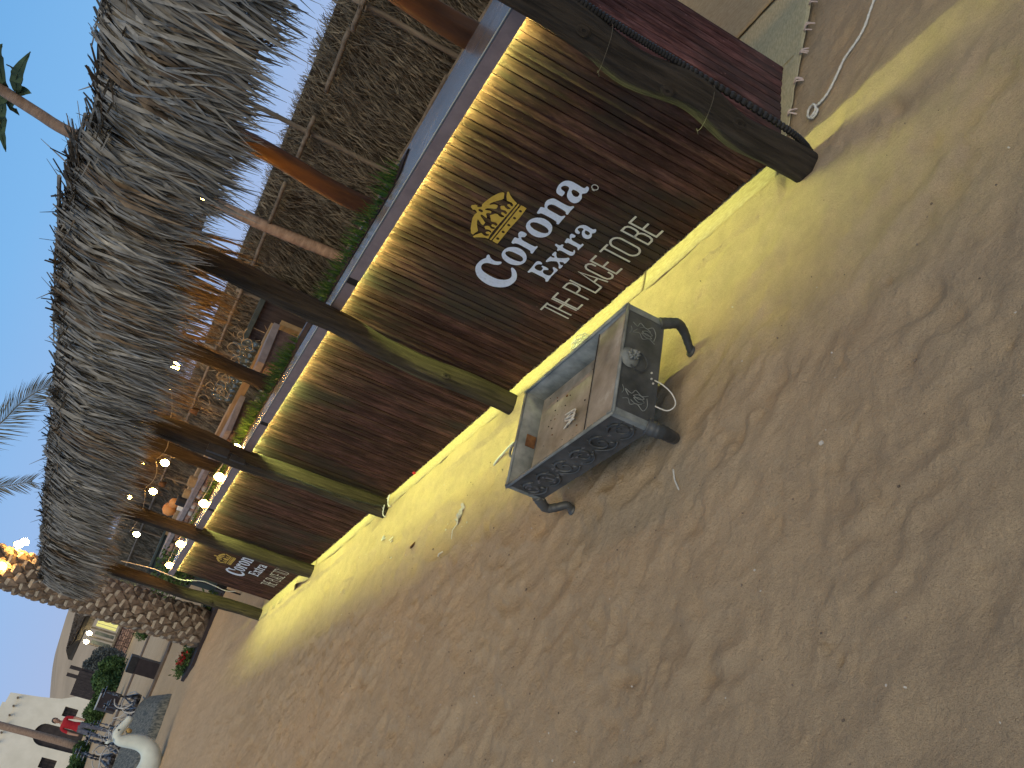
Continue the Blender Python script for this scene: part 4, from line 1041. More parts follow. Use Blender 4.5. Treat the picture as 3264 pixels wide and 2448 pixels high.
# cast scrollwork along both long sides
for sgn in (1, -1):
    for k in range(6):
        cx = -HL + .075 + k * .121; fl = 1 if k % 2 else -1
        mb = MB(); Q = []
        for i in range(22):
            a = i * .42; rr = .006 + .0019 * i
            Q.append((cx + rr * math.cos(a) * fl, sgn * (HW + .002), .214 + rr * math.sin(a) * .95))
        mb.tube(Q, [.0022 + .00018 * i for i in range(22)], 6, flat=.8)
        mb.tube(catmull([(cx - .05 * fl, sgn * (HW + .002), .18), (cx - .02 * fl, sgn * (HW + .004), .168), (cx + .02 * fl, sgn * (HW + .004), .175), (cx + .055 * fl, sgn * (HW + .002), .205)], 5), .0035, 6)
        for q in range(3):
            a = 1 + q * 1.3
            mb.tube([(cx + .035 * math.cos(a), sgn * (HW + .001), .214 + .035 * math.sin(a)), (cx + .055 * math.cos(a + .3), sgn * (HW + .003), .214 + .05 * math.sin(a + .3))], [.007, .002], 6, flat=.6)
        mb.build('scroll_relief', M['grill'], gr, True)
# engraved flowers on the near end plate
def wireline(pts, r=0.0013, m='grill_rim', name='engraved_line', par=None):
    mb = MB(); mb.tube(catmull(pts, 4), r, 5)
    return mb.build(name, M[m], par or gr, True)
XE = -HL - 0.0012
def flower(y0, flip):
    s = flip
    L_ = [[(0, .03), (.02, .045), (.012, .02), (.03, .005), (.018, -.02), (.03, -.045)],
          [(-.02, .05), (-.012, .03), (-.03, .02), (-.018, -.005), (-.034, -.03), (-.01, -.045), (.018, -.04)],
          [(0, .01), (-.01, -.01), (-.002, -.032), (.008, -.012), (0, .01)],
          [(.008, .012), (.002, -.01), (.012, -.03), (.018, -.008), (.008, .012)],
          [(-.012, .02), (-.02, -.002), (-.012, -.024)], [(.0, .055), (.015, .05), (.03, .058)]]
    for l in L_:
        wireline([(XE, y0 + a * s, 0.216 + b) for a, b in l], 0.0016)
flower(-0.135, 1); flower(0.135, -1)
# lion mask boss with ring handle
boss = MB()
boss.lathe([(0.0001, 0.012), (0.018, 0.011), (0.03, 0.006), (0.036, 0.0), (0.038, -0.004)], 20)
for i in range(len(boss.v)):
    x, y, z = boss.v[i]; boss.v[i] = (-HL - 0.006 - z, 0.0 - 0.008 + y, 0.262 + x)
for i in range(34):
    a = RNG.uniform(0, 2 * PI); r_ = RNG.uniform(0, 0.022)
    c = Vector((-HL - 0.020 - RNG.uniform(0, .008), -0.006 + r_ * math.cos(a), 0.258 + r_ * math.sin(a)))
    boss.tube([c, c + Vector((-RNG.uniform(.003, .009), RNG.uniform(-.008, .008), RNG.uniform(-.008, .008)))], [0.0055, 0.003], 6)
lb = boss.build('mask_boss', M['grill_rim'], gr, True)
wireline([(-HL - .012, 0.0 + 0.036 * math.sin(a), 0.232 - 0.036 * math.cos(a)) for a in [(-2.4 + k * 0.4) for k in range(13)]], 0.003, 'grill', 'ring_handle')
wireline([(-HL - .002, 0.035, 0.155), (-HL - .03, 0.06, 0.14), (-HL - .045, 0.09, 0.11), (-HL - 0.04, 0.12, 0.09), (-HL - 0.012, 0.135, 0.10), (-HL, 0.13, 0.142)], 0.0025, 'rope', 'cord_loop')
for y_, z_ in ((0.035, 0.168), (0.05, 0.16), (0.012, 0.17)):
    mb = MB(); mb.tube([(-HL, y_, z_), (-HL - .004, y_, z_)], 0.0035, 8); mb.build('rivet', M['pebble'], gr)
# far handle: scrolled bail
wireline([(HL, -0.02, 0.262), (HL + .02, -0.012, 0.268), (HL + .042, 0.01, 0.285), (HL + .05, 0.04, 0.29), (HL + .04, 0.065, 0.288), (HL + 0.0, 0.085, 0.268)], 0.0055, 'grill_rim', 'bail_handle')
mb = MB(); mb.box(HL - 0.0115, -0.03, 0.215, HL - 0.0065, 0.022, 0.256); mb.build('rust_patch', M['rust'], gr)
# legs
inv = Matrix.Rotation(-0.012, 4, 'Z') @ Matrix.Translation((-0.786, -0.799, 0))
def leg(pts, rs):
    P = [inv @ Vector(p) for p in pts]
    P = catmull(P, 6); m = len(P)
    R_ = [rs[0] + (rs[-1] - rs[0]) * i / (m - 1) for i in range(m)]
    R_ = [r * (1 + 0.04 * math.sin(i * 1.9)) for i, r in enumerate(R_)]
    mb = MB(); mb.tube(P, R_, 10)
    mb.tube([P[-1] + Vector((0, 0, 0.004)), P[-1] + Vector((0, 0, -0.006))], [0.02, 0.022], 10)
    mb.build('leg', M['grill'], gr, True)
leg([(.415, .59, .160), (.408, .578, .130), (.398, .568, .095), (.41, .58, .058), (.425, .60, .03), (.44, .62, 0.004)], (0.022, 0.013))
leg([(.415, 1.005, .160), (.405, 1.012, .130), (.400, 1.012, .105), (.42, 1.00, .062), (.45, .98, .03), (.475, .965, 0.004)], (0.027, 0.019))
leg([(1.155, 1.015, .160), (1.168, 1.024, .135), (1.185, 1.032, .10), (1.168, 1.022, .065), (1.142, 1.008, .035), (1.155, 1.014, 0.004)], (0.023, 0.014))
leg([(1.155, .595, .160), (1.166, .585, .13), (1.185, .572, .10), (1.168, .58, .06), (1.142, .60, .03), (1.15, .60, 0.004)], (0.022, 0.012))
mb = MB(); r = random.Random(5)   # twist of wire left inside the tray
Q = [(0.075 + 0.045 * math.sin(i * 2.1), -0.035 + i * 0.006 + r.uniform(-.02, .02), 0.214 + 0.012 * abs(math.sin(i))) for i in range(13)]
mb.tube(catmull(Q, 5), 0.0030, 5)
w = mb.build('wire_tangle', M['rope'], None, True); w.matrix_world = Matrix.Translation((0.786, 0.799, 0)) @ Matrix.Rotation(0.012, 4, 'Z')
tag(w, 'small tangle of whitish wire lying in the tray of the iron grill', 'wire')

mb = MB()
for i in range(60):
    u, v = RNG.uniform(-.16, .36), RNG.uniform(-.20, .20)
    s = RNG.uniform(.0012, .005) * (1 if RNG.random() < .3 else .6)
    c = Matrix.Translation((0.786, 0.799, 0)) @ Matrix.Rotation(0.012, 4, 'Z') @ Vector((u, v, .2095 + s * .4))
    mb.obox(c, (s, 0, 0), (0, s * .8, 0), (0, 0, s * .5), 0 if RNG.random() < .6 else 1)
o = mb.build('ash_crumbs', [M['crack'], M['rust']], None); tag(o, 'bits of ash and char scattered in the tray of the iron grill', 'ash', kind='stuff')
# ------------------------------------------------------------------ litter on the sand
def gpos(x, y, dz=0): return (x, y, gz(x, y) + dz)
mb = MB()
for i in range(26):
    a = RNG.uniform(0, 2 * PI)
    p = Vector((1.29, 0.135, 0.03)) + Vector((RNG.uniform(-.03, .03), RNG.uniform(-.02, .03), RNG.uniform(-.01, .02)))
    mb.tube(catmull([p + Vector((0.028 * math.cos(a + k), 0.024 * math.sin(a + k * 1.3), 0.014 * math.sin(k * 2 + a))) for k in range(4)], 3), 0.0022, 4)
tag(mb.build('fibre_tangle', M['plastic_bag'], None, True), 'small tangled ball of pale fibre by the foot of the bar under the slogan', 'tangle')
def crumple(x, y, l, w, label, seed):
    mb = MB(); n = 9
    for i in range(n + 1):
        for j in range(n + 1):
            u, v = i / n - .5, j / n - .5
            h = 0.022 * abs(mnoise.noise((u * 5, v * 5, seed))) + 0.018 * mnoise.noise((u * 9, v * 9, seed)) + 0.006
            a = 1.1
            X_ = x + (u * l * math.cos(a) - v * w * math.sin(a)) * (1 + .3 * mnoise.noise((v * 4, seed, 1)))
            Y_ = y + (u * l * math.sin(a) + v * w * math.cos(a))
            mb.v.append((X_, Y_, max(gz(X_, Y_) + .002, gz(X_, Y_) + h)))
    for i in range(n):
        for j in range(n):
            k = i * (n + 1) + j; mb.f.append((k, k + n + 1, k + n + 2, k + 1)); mb.mi.append(0)
    tag(mb.build('plastic_scrap', M['plastic_bag'], None), label, 'litter')
crumple(2.47, 0.62, 0.11, 0.05, 'crumpled transparent plastic scrap half buried in the lit sand', 3)
mb = MB(); mb.tube(catmull([gpos(2.14, .445, .006), gpos(2.10, .43, .01), gpos(2.04, .41, .012), gpos(1.98, .40, .012), gpos(1.93, .395, .008)], 5), 0.006, 6)
tag(mb.build('rope_scrap', M['rope'], None, True), 'short frayed piece of white rope between the grill and the second post', 'rope')
for i, (a, b, r_, lab) in enumerate(((((0.474, 1.08)), (0.434, 1.166), .003, 'long dry straw on the sand nearest the grill leg'),
                                 ((2.50, 0.66), (2.56, 0.74), .0025, 'bright straw beside the crumpled plastic scrap'),
                                 ((2.62, 0.80), (2.64, 0.83), .004, 'tiny pale chip on the sand below the plastic scrap'))):
    mb = MB(); mb.tube([gpos(a[0], a[1], .004), gpos((a[0] + b[0]) / 2 + .006, (a[1] + b[1]) / 2, .006), gpos(b[0], b[1], .003)], r_, 5)
    tag(mb.build('straw', M['rope'], None), lab, 'straw')
mb = MB(); mb.lathe([(0.0001, 0.006), (0.022, 0.008), (0.03, 0.002), (0.028, 0.0)], 14); o = mb.build('bottle_cap_disc', M['rust'], None, True, gpos(3.15, 0.625, .004)); o.rotation_euler = (0.5, 0.2, 0)
tag(o, 'small rusty brown disc standing in the lit sand, near the third post', 'litter')
for i, (x, y, lab) in enumerate(((3.85, .39, 'white paper shred on the sand by the foot of the third post'), (3.66, .45, 'smaller white shred closest to the rusty disc'))):
    mb = MB()
    for k in range(9 if i == 0 else 4):
        p = Vector(gpos(x, y, .006)) + Vector((RNG.uniform(-.025, .025), RNG.uniform(-.012, .012), RNG.uniform(0, .012)))
        mb.obox(p, (0.008, 0.003, 0.002), (-.002, .005, .001), (0, .001, .002))
    tag(mb.build('paper_shred', M['white'], None), lab, 'litter')
mb = MB(); mb.obox((3.49, 0.022, 0.03), (.010, 0, 0), (0, .004, .004), (0, -.004, .008)); tag(mb.build('red_tag', M['red'], None), 'tiny red tag at the foot of the bar boards', 'tag')
# pebbles and crumbs: too many and too small to pick apart
mb = MB()
for i in range(420):
    x = RNG.uniform(-0.9, 5); y = RNG.uniform(0.3, 2.4); s = RNG.uniform(0.0012, 0.0034) * (1.6 if RNG.random() < .08 else 1)
    p = Vector(gpos(x, y, s * .4)); a = RNG.uniform(0, PI)
    mb.obox(p, (s * math.cos(a), s * math.sin(a), 0), (-s * .7 * math.sin(a), s * .7 * math.cos(a), 0), (0, 0, s * .6), 0 if RNG.random() < .35 else 1)
o = mb.build('gravel_crumbs', [M['pebble'], M['trunk']], None); tag(o, 'scattered tiny pebbles, crumbs and bits of straw on the sand', 'gravel', kind='stuff')

# ------------------------------------------------------------------ palm-reed fence behind the bar
fe = thing('reed_fence', 'tall grey fence of dried palm branches tied to thin poles behind the bar', 'fence', (0, 0, 0))
FX0, FX1, FY = 0.8, 22.0, -3.0
mb = MB(); mb.box(FX0, FY - 0.09, 0.0, FX1, FY - 0.05, 1.715); mb.box(10.0, FY - 0.09, 1.716, FX1, FY - 0.05, 2.0); mb.build('backing', M['fence_back'], fe)
def ftop(x): return 1.76 - 0.004 * (x - 3) + 0.32 * min(1, max(0, (x - 8.2) / 2.5)) + 0.035 * mnoise.noise((x * 1.7, 0, 3)) + 0.02 * mnoise.noise((x * 6, 0, 3))
r = random.Random(21); mb = MB()
N_ = 36000
for i in range(N_):
    x = FX0 + (FX1 - FX0) * r.random() ** 1.25
    z = 0.35 + (ftop(x) - 0.33) * r.random() ** .7
    clump = mnoise.noise((x * 3.2, z * 3.2, 5))
    up_ = z > ftop(x) - 0.35
    a = r.gauss(0.2 * math.sin(x * 2.3) + clump * .8, 0.45 if up_ else 0.2)
    if r.random() < 0.06: a += r.uniform(-1.2, 1.2)
    L_ = r.uniform(0.08, 0.24)
    d = Vector((math.sin(a), r.uniform(-.1, .3), -math.cos(a)))
    p = Vector((x, FY + r.uniform(-0.05, 0.06) + 0.05 * clump, z))
    q = p + d * L_
    m_ = (p + q) / 2 + Vector((r.uniform(-.02, .02), r.uniform(0, .03), 0))
    w_ = r.uniform(0.0014, 0.0032) * (1.0 + x * 0.08)
    mb.strip([p, m_, q], [w_, w_, w_ * .3], Vector((1, r.uniform(-.8, .8), r.uniform(-.3, .3))).normalized())
for i in range(3600):
    x = r.uniform(FX0, FX1); z = ftop(x) - 0.07
    a = r.gauss(0, .5)
    L_ = r.uniform(.05, .13)
    p = Vector((x, FY + r.uniform(-.07, .05), z))
    q = p + Vector((math.sin(a), r.uniform(-.5, .5), r.uniform(.2, 1) * math.cos(a))) * L_
    mb.strip([p, q], [.004, .001], Vector((1, r.uniform(-.5, .5), 0)).normalized())
o = mb.build('dry_reeds', M['fence_leaf'], fe); o['kind'] = 'stuff'
def fpole(a, b, r_, seed, name='fence_pole', m='pole'):
    K_ = 14
    pts = [Vector(a).lerp(Vector(b), i / K_) + Vector((0.012 * mnoise.noise((i * .6, seed, 0)), 0.01 * mnoise.noise((i * .6, seed, 3)), 0.012 * mnoise.noise((i * .6, seed, 6)))) for i in range(K_ + 1)]
    mb = MB(); mb.tube(pts, [r_ * (1 + .12 * mnoise.noise((i * .9, seed, 2))) for i in range(K_ + 1)], 8)
    return mb.build(name, M[m], fe, True)
for i, (x, top) in enumerate(((1.35, 1.7), (2.72, 1.62), (4.19, 2.12), (5.62, 1.8), (7.0, 1.6), (8.5, 1.7), (10.1, 1.7), (11.8, 1.7), (13.5, 1.7), (15.2, 1.7), (17, 1.7), (19, 1.7), (21, 1.7))):
    fpole((x, FY + 0.09, 0.0), (x, FY + 0.09, top), 0.022, i)
for j, (z, xs_) in enumerate(((1.545, ((1.9, 2.95), (2.95, 3.62), (3.95, 4.75), (4.9, 6.4), (6.5, 8.3), (8.3, 12), (12, 21.8))), (0.765, ((1.6, 2.95), (2.9, 3.9), (3.8, 5.3), (5.2, 6.9), (7.9, 12), (12, 21.8))))):
    for k, (a, b) in enumerate(xs_):
        fpole((a, FY + 0.125, z + 0.01 * (k % 2)), (b, FY + 0.125, z - 0.008), 0.02, 40 + k + 10 * j, 'fence_rail')
        if j == 1:
            fpole((a + .1, FY + 0.13, z - 0.045), (b + .1, FY + 0.13, z - 0.05), 0.018, 70 + k, 'fence_rail')
# rope lashings where they cross
lash = MB(); lash.tube([(0.03 * math.cos(a), 0.03 * math.sin(a) * .6, 0.004 * a) for a in [i * .6 for i in range(30)]], 0.005, 5)
lm = lash.mesh('lashing', M['pole'])
for x in (2.72, 4.19, 5.62, 8.5):
    inst('lashing', lm, fe, (x, FY + .12, 1.50)); inst('lashing', lm, fe, (x, FY + .12, 0.70))

# dark cupboard against the fence
cu = thing('wooden_cupboard', 'dark weathered wooden cupboard with a square opening standing against the reed fence', 'cupboard', (0, 0, 0))
mb = MB()
cy0, cy1 = -2.93, -2.66
for a, b, c_, d_ in ((6.55, 7.02, 0.0, 1.27), (7.022, 7.40, 0.0, 1.27), (7.402, 7.52, 0.0, 1.02)):
    mb = MB(); mb.box(a, cy1 - .02, c_, b - .006, cy1, d_); mb.build('front_board', M['door'], cu)
mb = MB(); mb.box(7.404, cy1 - .02, 1.2, 7.6, cy1, 1.27); mb.box(7.57, cy1 - .02, 0, 7.6, cy1, 1.2); mb.build('opening_frame', M['door'], cu)
mb = MB(); mb.box(6.55, cy0, 0, 7.6, cy1 - .022, 1.265); mb.build('carcass', M['dark_gap'], cu)
mb = MB(); mb.box(6.50, cy0, 1.275, 7.66, cy1 + .05, 1.325); mb.build('lid', M['teal'], cu)

# ------------------------------------------------------------------ stone back bar
def stone_wall(x0, x1, yf, z0, z1, t, seed, label, sw=(.10, .2), sh=.075, limit=400):
    w = thing('stone_wall', label, 'wall', (0, 0, 0))
    mb = MB(); mb.box(x0, yf - t, z0, x1, yf, z1); mb.build('mortar_core', M['mortar'], w)
    r = random.Random(seed); z = z1 - sh; rows = 0
    vs = []
    for k in range(7):
        q = MB(); rr = random.Random(k + 3)
        n = 8; P = []
        ring = []
        for i in range(n):
            a = 2 * PI * i / n + rr.uniform(-.12, .12)
            c_, s_ = math.cos(a), math.sin(a)
            m_ = max(abs(c_), abs(s_)) ** .75
            ring.append((0.5 * c_ / m_ * rr.uniform(.86, 1), 0.5 * s_ / m_ * rr.uniform(.86, 1)))
        q.v += [(a, -0.3, b) for a, b in ring] + [(a * 0.97, 0.25, b * .97) for a, b in ring] + [(a * .7, 0.5, b * .7) for a, b in ring] + [(0, .55, 0)]
        for L0 in (0, n):
            for i in range(n):
                q.f.append((L0 + i, L0 + n + i, L0 + n + (i + 1) % n, L0 + (i + 1) % n)); q.mi.append(0)
        for i in range(n):
            q.f.append((2 * n + i, 3 * n, 2 * n + (i + 1) % n)); q.mi.append(0)
        vs.append((q.mesh('stone', M['stone']), q.mesh('stone', M['stone_w'])))
    cnt = 0
    while z > z0 - .001 and cnt < limit:
        x = x0 + r.uniform(0, .05)
        while x < x1 - .03 and cnt < limit:
            wd = r.uniform(*sw); wd = min(wd, x1 - x)
            s_ = r.choice(vs)[1 if r.random() < .13 else 0]
            inst('stone', s_, w, (x + wd / 2, yf, z + sh / 2 + r.uniform(-.008, .008)), (0, r.uniform(-.1, .1), 0), (wd - .008, 0.07, sh * r.uniform(.8, 1.05)))
            x += wd; cnt += 1
        z -= sh
    return w
sw_ = stone_wall(6.95, 12.3, -1.30, 0.45, 1.07, .35, 5, 'long low wall of small reddish stones with a grey board on top behind the bar', limit=250)
mb = MB(); mb.box(6.90, -1.68, 1.072, 12.32, -1.26, 1.125); mb.build('cap_board', M['cap'], sw_)
sw2 = stone_wall(5.30, 5.62, -1.30, 0.45, 1.10, .35, 6, 'short stone pillar with a grey cap at the near side of the serving gap', sw=(.12, .2), sh=.12)
mb = MB(); mb.box(5.27, -1.68, 1.102, 5.66, -1.26, 1.16); mb.build('cap_board', M['cap'], sw2)
sh = thing('bar_shelf', 'pale wooden shelf with glasses crossing the serving gap behind the bar', 'shelf', (0, 0, 0))
mb = MB(); mb.box(5.75, -1.95, 1.09, 13.4, -1.69, 1.165); mb.build('shelf_board', M['shelf'], sh)
mb = MB(); mb.box(5.63, -1.9, 0.86, 6.94, -1.45, 0.90); mb.build('lower_shelf', M['shelf'], sh)
mb = MB(); mb.box(5.63, -1.95, 0.4, 6.94, -1.9, 1.09); mb.build('back_board', M['shelf'], sh)
# glasses and bottles in the gap
gl = MB(); gl.lathe([(0.0001, 0), (0.022, 0), (0.026, 0.09), (0.024, 0.09), (0.020, 0.006), (0.0001, 0.006)], 10); gm = gl.mesh('drinking_glass', M['glass'], True)
for i in range(9):
    o = inst('drinking_glass', gm, None, (5.75 + i * 0.125 + RNG.uniform(-.01, .01), -1.6 + RNG.uniform(-.05, .05), 0.90))
    tag(o, 'clear drinking glass in the row on the low shelf of the serving gap', 'glass', 'glasses on the low shelf in the serving gap')
bt = MB(); bt.lathe([(0.0001, 0), (0.032, 0), (0.034, 0.13), (0.03, 0.16), (0.013, 0.2), (0.012, 0.25), (0.0001, 0.25)], 10)
btm = bt.mesh('bottle', M['glass'], True)
for i in range(12):
    o = inst('bottle', btm, None, (6.0 + i * 0.125, -1.80, 1.165), (0, 0, 0), (1, 1, RNG.uniform(.6, 1)))
    tag(o, 'small clear bottle in the row standing on the pale wooden shelf', 'bottle', 'bottles standing on the pale shelf')
# curly dried vines among them
dv = thing('dried_vines', 'curly dried vine decoration hung over the shelf behind the bar', 'decoration', (0, 0, 0))
r = random.Random(9)
for i in range(16):
    c = Vector((r.uniform(5.7, 7.35), -1.72 + r.uniform(-.06, .1), r.uniform(1.22, 1.46)))
    R_ = r.uniform(.03, .08); Q = []
    for k in range(14):
        a = k * .6 + r.uniform(-.15, .15)
        Q.append(c + Vector((R_ * math.cos(a) + k * .008, 0.02 * math.sin(k), R_ * math.sin(a) * (1 - k * .03))))
    mb = MB(); mb.tube(catmull(Q, 3), 0.0045, 5); mb.build('vine_coil', M['curl'], dv, True)
for i in range(40):
    mb = MB()
    p = Vector((r.uniform(5.65, 7.4), -1.8 + r.uniform(-.08, .08), r.uniform(1.18, 1.5))); d = Vector((r.uniform(-1, 1), 0, r.uniform(-.4, 1))).normalized()
    mb.tube([p, p + d * r.uniform(.05, .14)], [.004, .0015], 4)
    mb.build('twig', M['curl'], dv)
# things farther along the shelf
mb = MB(); mb.tube([(8.42, -1.6, 1.15 + 0.0), (8.40, -1.6, 1.2), (8.33, -1.6, 1.255), (8.2, -1.6, 1.27), (8.1, -1.6, 1.22), (8.07, -1.6, 1.17)], [.035, .04, .042, .042, .038, .03], 10)
tag(mb.build('red_hat', M['red'], None, True), 'red curved cloth hat lying on the shelf behind the long stone wall', 'hat')
for i, (x, w_, h_, m_, lab) in enumerate(((9.35, .07, .10, 'shelf', 'beige box on the cap board of the stone wall, nearer of two'), (9.85, .06, .085, 'shelf', 'smaller beige box beside the black tin on the stone wall'),
                                     (10.2, .07, .12, 'black', 'black tin on the cap board of the stone wall'), (10.45, .05, .07, 'white', 'white tub next to the black tin on the stone wall'))):
    mb = MB()
    mb.lathe([(0.0001, 0), (w_, 0), (w_ * 1.02, h_ * .85), (w_ * .9, h_), (0.0001, h_)], 12, (x, -1.5, 1.165 - .04))
    for v in range(0): pass
    tag(mb.build('tin', M[m_], None), lab, 'tin')
for i, (x, z, r_, lab) in enumerate(((11.35, 1.20, .075, 'round orange gourd on the shelf at the far end of the back bar'), (11.7, 1.225, .10, 'larger dull orange gourd, farthest on the back bar shelf'))):
    mb = MB(); mb.lathe([(0.001, -r_), (r_ * .7, -r_ * .75), (r_, -.1 * r_), (r_ * .85, r_ * .6), (r_ * .3, r_ * .95), (.001, r_ * .9)], 14, (x, -1.82, 1.165 + r_))
    tag(mb.build('gourd', M['orange'], None, True), lab, 'gourd')
# warm lamps behind
lp = thing('wall_lamp', 'orange shaded lamp fixed to the reed fence above the serving shelf', 'lamp', (10.4, -2.86, 1.5))
mb = MB(); mb.lathe([(0.03, 0.06), (0.06, -.05), (0.055, -.05), (0.025, .055)], 12); mb.build('lamp_shade', M['rust'], lp, True)
mb = MB(); mb.lathe([(0.001, .03), (.025, .0), (.001, -.035)], 10); mb.build('lamp_bulb', M['bulb'], lp, True)
l2 = dup(lp, (13.6, -2.80, 1.5), 0, 'second orange shaded lamp on the reed fence, farther from the cupboard')
lp['group'] = l2['group'] = 'lamps on the reed fence'
# cabinet and bushes at the far end of the bar
mb = MB(); mb.box(12.55, -1.75, 0, 13.0, -1.2, 1.16); mb.box(12.52, -1.78, 1.162, 13.03, -1.17, 1.19)
tag(mb.build('teal_cabinet', M['teal'], None), 'dark teal cabinet closing the far end of the stone back bar', 'cabinet')
def bush(name, label, c, size, n, m, leaf=(.02, .05), seed=0, cat='bush', stem=True, flat=1.0, grp=None):
    t = thing(name, label, cat, c, 0, grp)
    r = random.Random(seed); mb = MB()
    for i in range(n):
        while True:
            p = Vector((r.uniform(-1, 1), r.uniform(-1, 1), r.uniform(-1, 1)))
            if p.length < 1: break
        k = 1 + 0.55 * mnoise.noise((p.x * 2.3 + seed, p.y * 2.3, p.z * 2.3))
        p = Vector((p.x * size[0] * k, p.y * size[1] * k, (p.z * .5 + .5) * size[2] * k))
        if mnoise.noise((p.x * 3 / size[0], p.y * 3 / size[1], p.z * 3 / size[2] + seed)) < -0.28: continue
        d = Vector((r.uniform(-1, 1), r.uniform(-1, 1), r.uniform(-.3, 1))).normalized(); s_ = d.cross(Vector((r.uniform(-1, 1), r.uniform(-1, 1), r.uniform(-1, 1)))).normalized()
        l = r.uniform(*leaf)
        mb.strip([p - d * l, p, p + d * l], [l * .15, l * .42, l * .05], s_)
    mb.build('foliage', M[m], t)
    mb = MB()
    for i in range(5):
        a = i * 1.3
        mb.tube([(0, 0, -.05), (size[0] * .35 * math.cos(a), size[1] * .35 * math.sin(a), size[2] * .6)], [size[2] * .03, size[2] * .012], 5)
    mb.build('stem', M['trunk'], t)
    return t
bush('shrub', 'dark green shrub beside the farthest canopy post', (10.9, -0.75, 0.62), (.55, .3, .5), 2600, 'hedge', (.015, .035), 3)
ho = thing('heater_stand', 'small black slatted box on a thin dark stand beyond the far end of the bar', 'stand', (10.5, -0.655, 0))
for k in range(5):
    mb = MB(); mb.box(-.05, -.05 + k * .021, .22, .05, -.037 + k * .021, .34); mb.build('slat', M['black'], ho)
mb = MB(); mb.box(-.055, -.06, .205, .055, .06, .218); mb.tube([(0, 0, 0), (0, 0, .22)], .012, 6); mb.tube([(0, -.0, .34), (0.0, 0.0, .8)], .01, 6); mb.build('stand_frame', M['black'], ho)

# ------------------------------------------------------------------ big date palm and flower bed
pa = thing('date_palm', 'thick date palm trunk with cut leaf bases rising behind the far end of the canopy', 'palm tree', (13.05, -0.62, 0))
mb = MB()
mb.tube([(0, 0, -.1), (0, 0, .4), (-.02, -.01, 1.5), (-.02, 0, 3.0), (0, 0.02, 5.2)], [.30, .265, .25, .25, .26], 20); mb.build('trunk', M['trunk'], pa, True)
sc_ = MB()
sc_.add([(-.085, -.03, -.06), (.085, -.03, -.06), (.07, .05, .02), (-.07, .05, .02), (-.05, .045, .07), (.05, .045, .07), (-.07, -.03, .07), (.07, -.03, .07), (0, .02, -.10)],
        [(0, 8, 3), (8, 2, 3), (8, 1, 2), (0, 3, 4, 6), (1, 7, 5, 2), (6, 4, 5, 7)], 0)
sc_.add([(-.064, .052, .022), (.064, .052, .022), (.046, .047, .066), (-.046, .047, .066)], [(0, 1, 2, 3)], 1)
scm = sc_.mesh('leaf_base', [M['scale'], M['cut']])
k = 0
for row in range(33):
    for c_ in range(9):
        if k >= 296: break
        a = 2 * PI * (c_ + (row % 2) * .5) / 9 + row * .03
        R_ = .262 - .0 * row
        inst('leaf_base', scm, pa, (R_ * math.sin(-a), R_ * math.cos(a), .14 + row * .105 + RNG.uniform(-.015, .015)), (RNG.uniform(-.2, .15), RNG.uniform(-.35, .1), a + RNG.uniform(-.08, .08)), (RNG.uniform(.9, 1.15), RNG.uniform(.8, 1.15), RNG.uniform(.85, 1.15)))
        k += 1
def palm_frond_mesh(L_, seed, droop=.9):
    r = random.Random(seed); mb = MB()
    P = [Vector((L_ * t, 0, L_ * (.35 * t - droop * t * t))) for t in [i / 14 for i in range(15)]]
    mb.tube(P, [.022 * (1 - .85 * i / 14) for i in range(15)], 6)
    for s in (-1, 1):
        for i in range(70):
            t = .12 + .88 * i / 70
            j = min(13, int(t * 14)); p = P[j].lerp(P[j + 1], t * 14 - j)
            tg = (P[j + 1] - P[j]).normalized()
            ll = L_ * .22 * math.sin(PI * min(1, t * .85 + .12)) * r.uniform(.8, 1.1)
            d = (tg * .75 + Vector((0, s, 0)) * .65 + Vector((0, 0, -.35 + r.uniform(-.25, .15)))).normalized()
            mb.strip([p, p + d * ll * .5 + Vector((0, 0, .02)), p + d * ll + Vector((0, 0, -.10 * ll))], [.007, .010, .001], tg.cross(d).normalized() if False else Vector((-d.y, d.x, .3)).normalized())
    return mb.mesh('frond', M['frond'])
fm = [palm_frond_mesh(2.0, i) for i in range(4)]
for i in range(20):
    inst('frond', fm[i % 4], pa, (0, 0, 5.2), (0, RNG.uniform(-1.2, -.5), i * 2.4), (1, 1, 1))
# bulbs tied round that trunk
tb = festoon('string_lights', 'three bright bulbs tied to the date palm trunk above the thatch', [(12.80, -0.94, 3.0), (12.78, -1.0, 2.94), (12.74, -0.57, 3.06)], sag=0.0, drop=0.07, bmesh_=bulb_mesh('bulb', .05))
tb.children[0]
def free_frond(pts, L_leaf, par, seed, n=64):
    r = random.Random(seed); mb = MB(); P = catmull([inv_ @ Vector(p) for p in pts], 8); m = len(P)
    mb.tube(P, [.016 * (1 - .8 * i / m) for i in range(m)], 6)
    for s in (-1, 1):
        for i in range(n):
            t = .1 + .9 * i / n; j = min(m - 2, int(t * (m - 1))); p = P[j].lerp(P[j + 1], t * (m - 1) - j)
            tg = (P[min(j + 2, m - 1)] - P[j]).normalized()
            sd = tg.cross(Vector((-.75, .6, .1))).normalized()
            ll = L_leaf * (0.55 + .45 * math.sin(PI * t)) * r.uniform(.8, 1.1)
            d = (tg * .8 + sd * s * .75 + Vector((r.uniform(-.2, .2), r.uniform(-.2, .2), -.15))).normalized()
            mb.strip([p, p + d * ll * .5, p + d * ll + Vector((0, 0, -.08 * ll))], [.006, .009, .001], tg)
    mb.build('frond', M['frond'], par)
inv_ = Matrix.Translation((-13.05, .62, 0))
free_frond([(13.05, -.62, 5.2), (12.6, -.9, 5.35), (11.9, -1.2, 4.6), (11.6, -1.7, 4.05), (11.5, -2.12, 3.8), (11.5, -2.47, 3.71), (11.5, -2.76, 3.58), (11.5, -2.96, 3.42)], .42, pa, 1, 110)
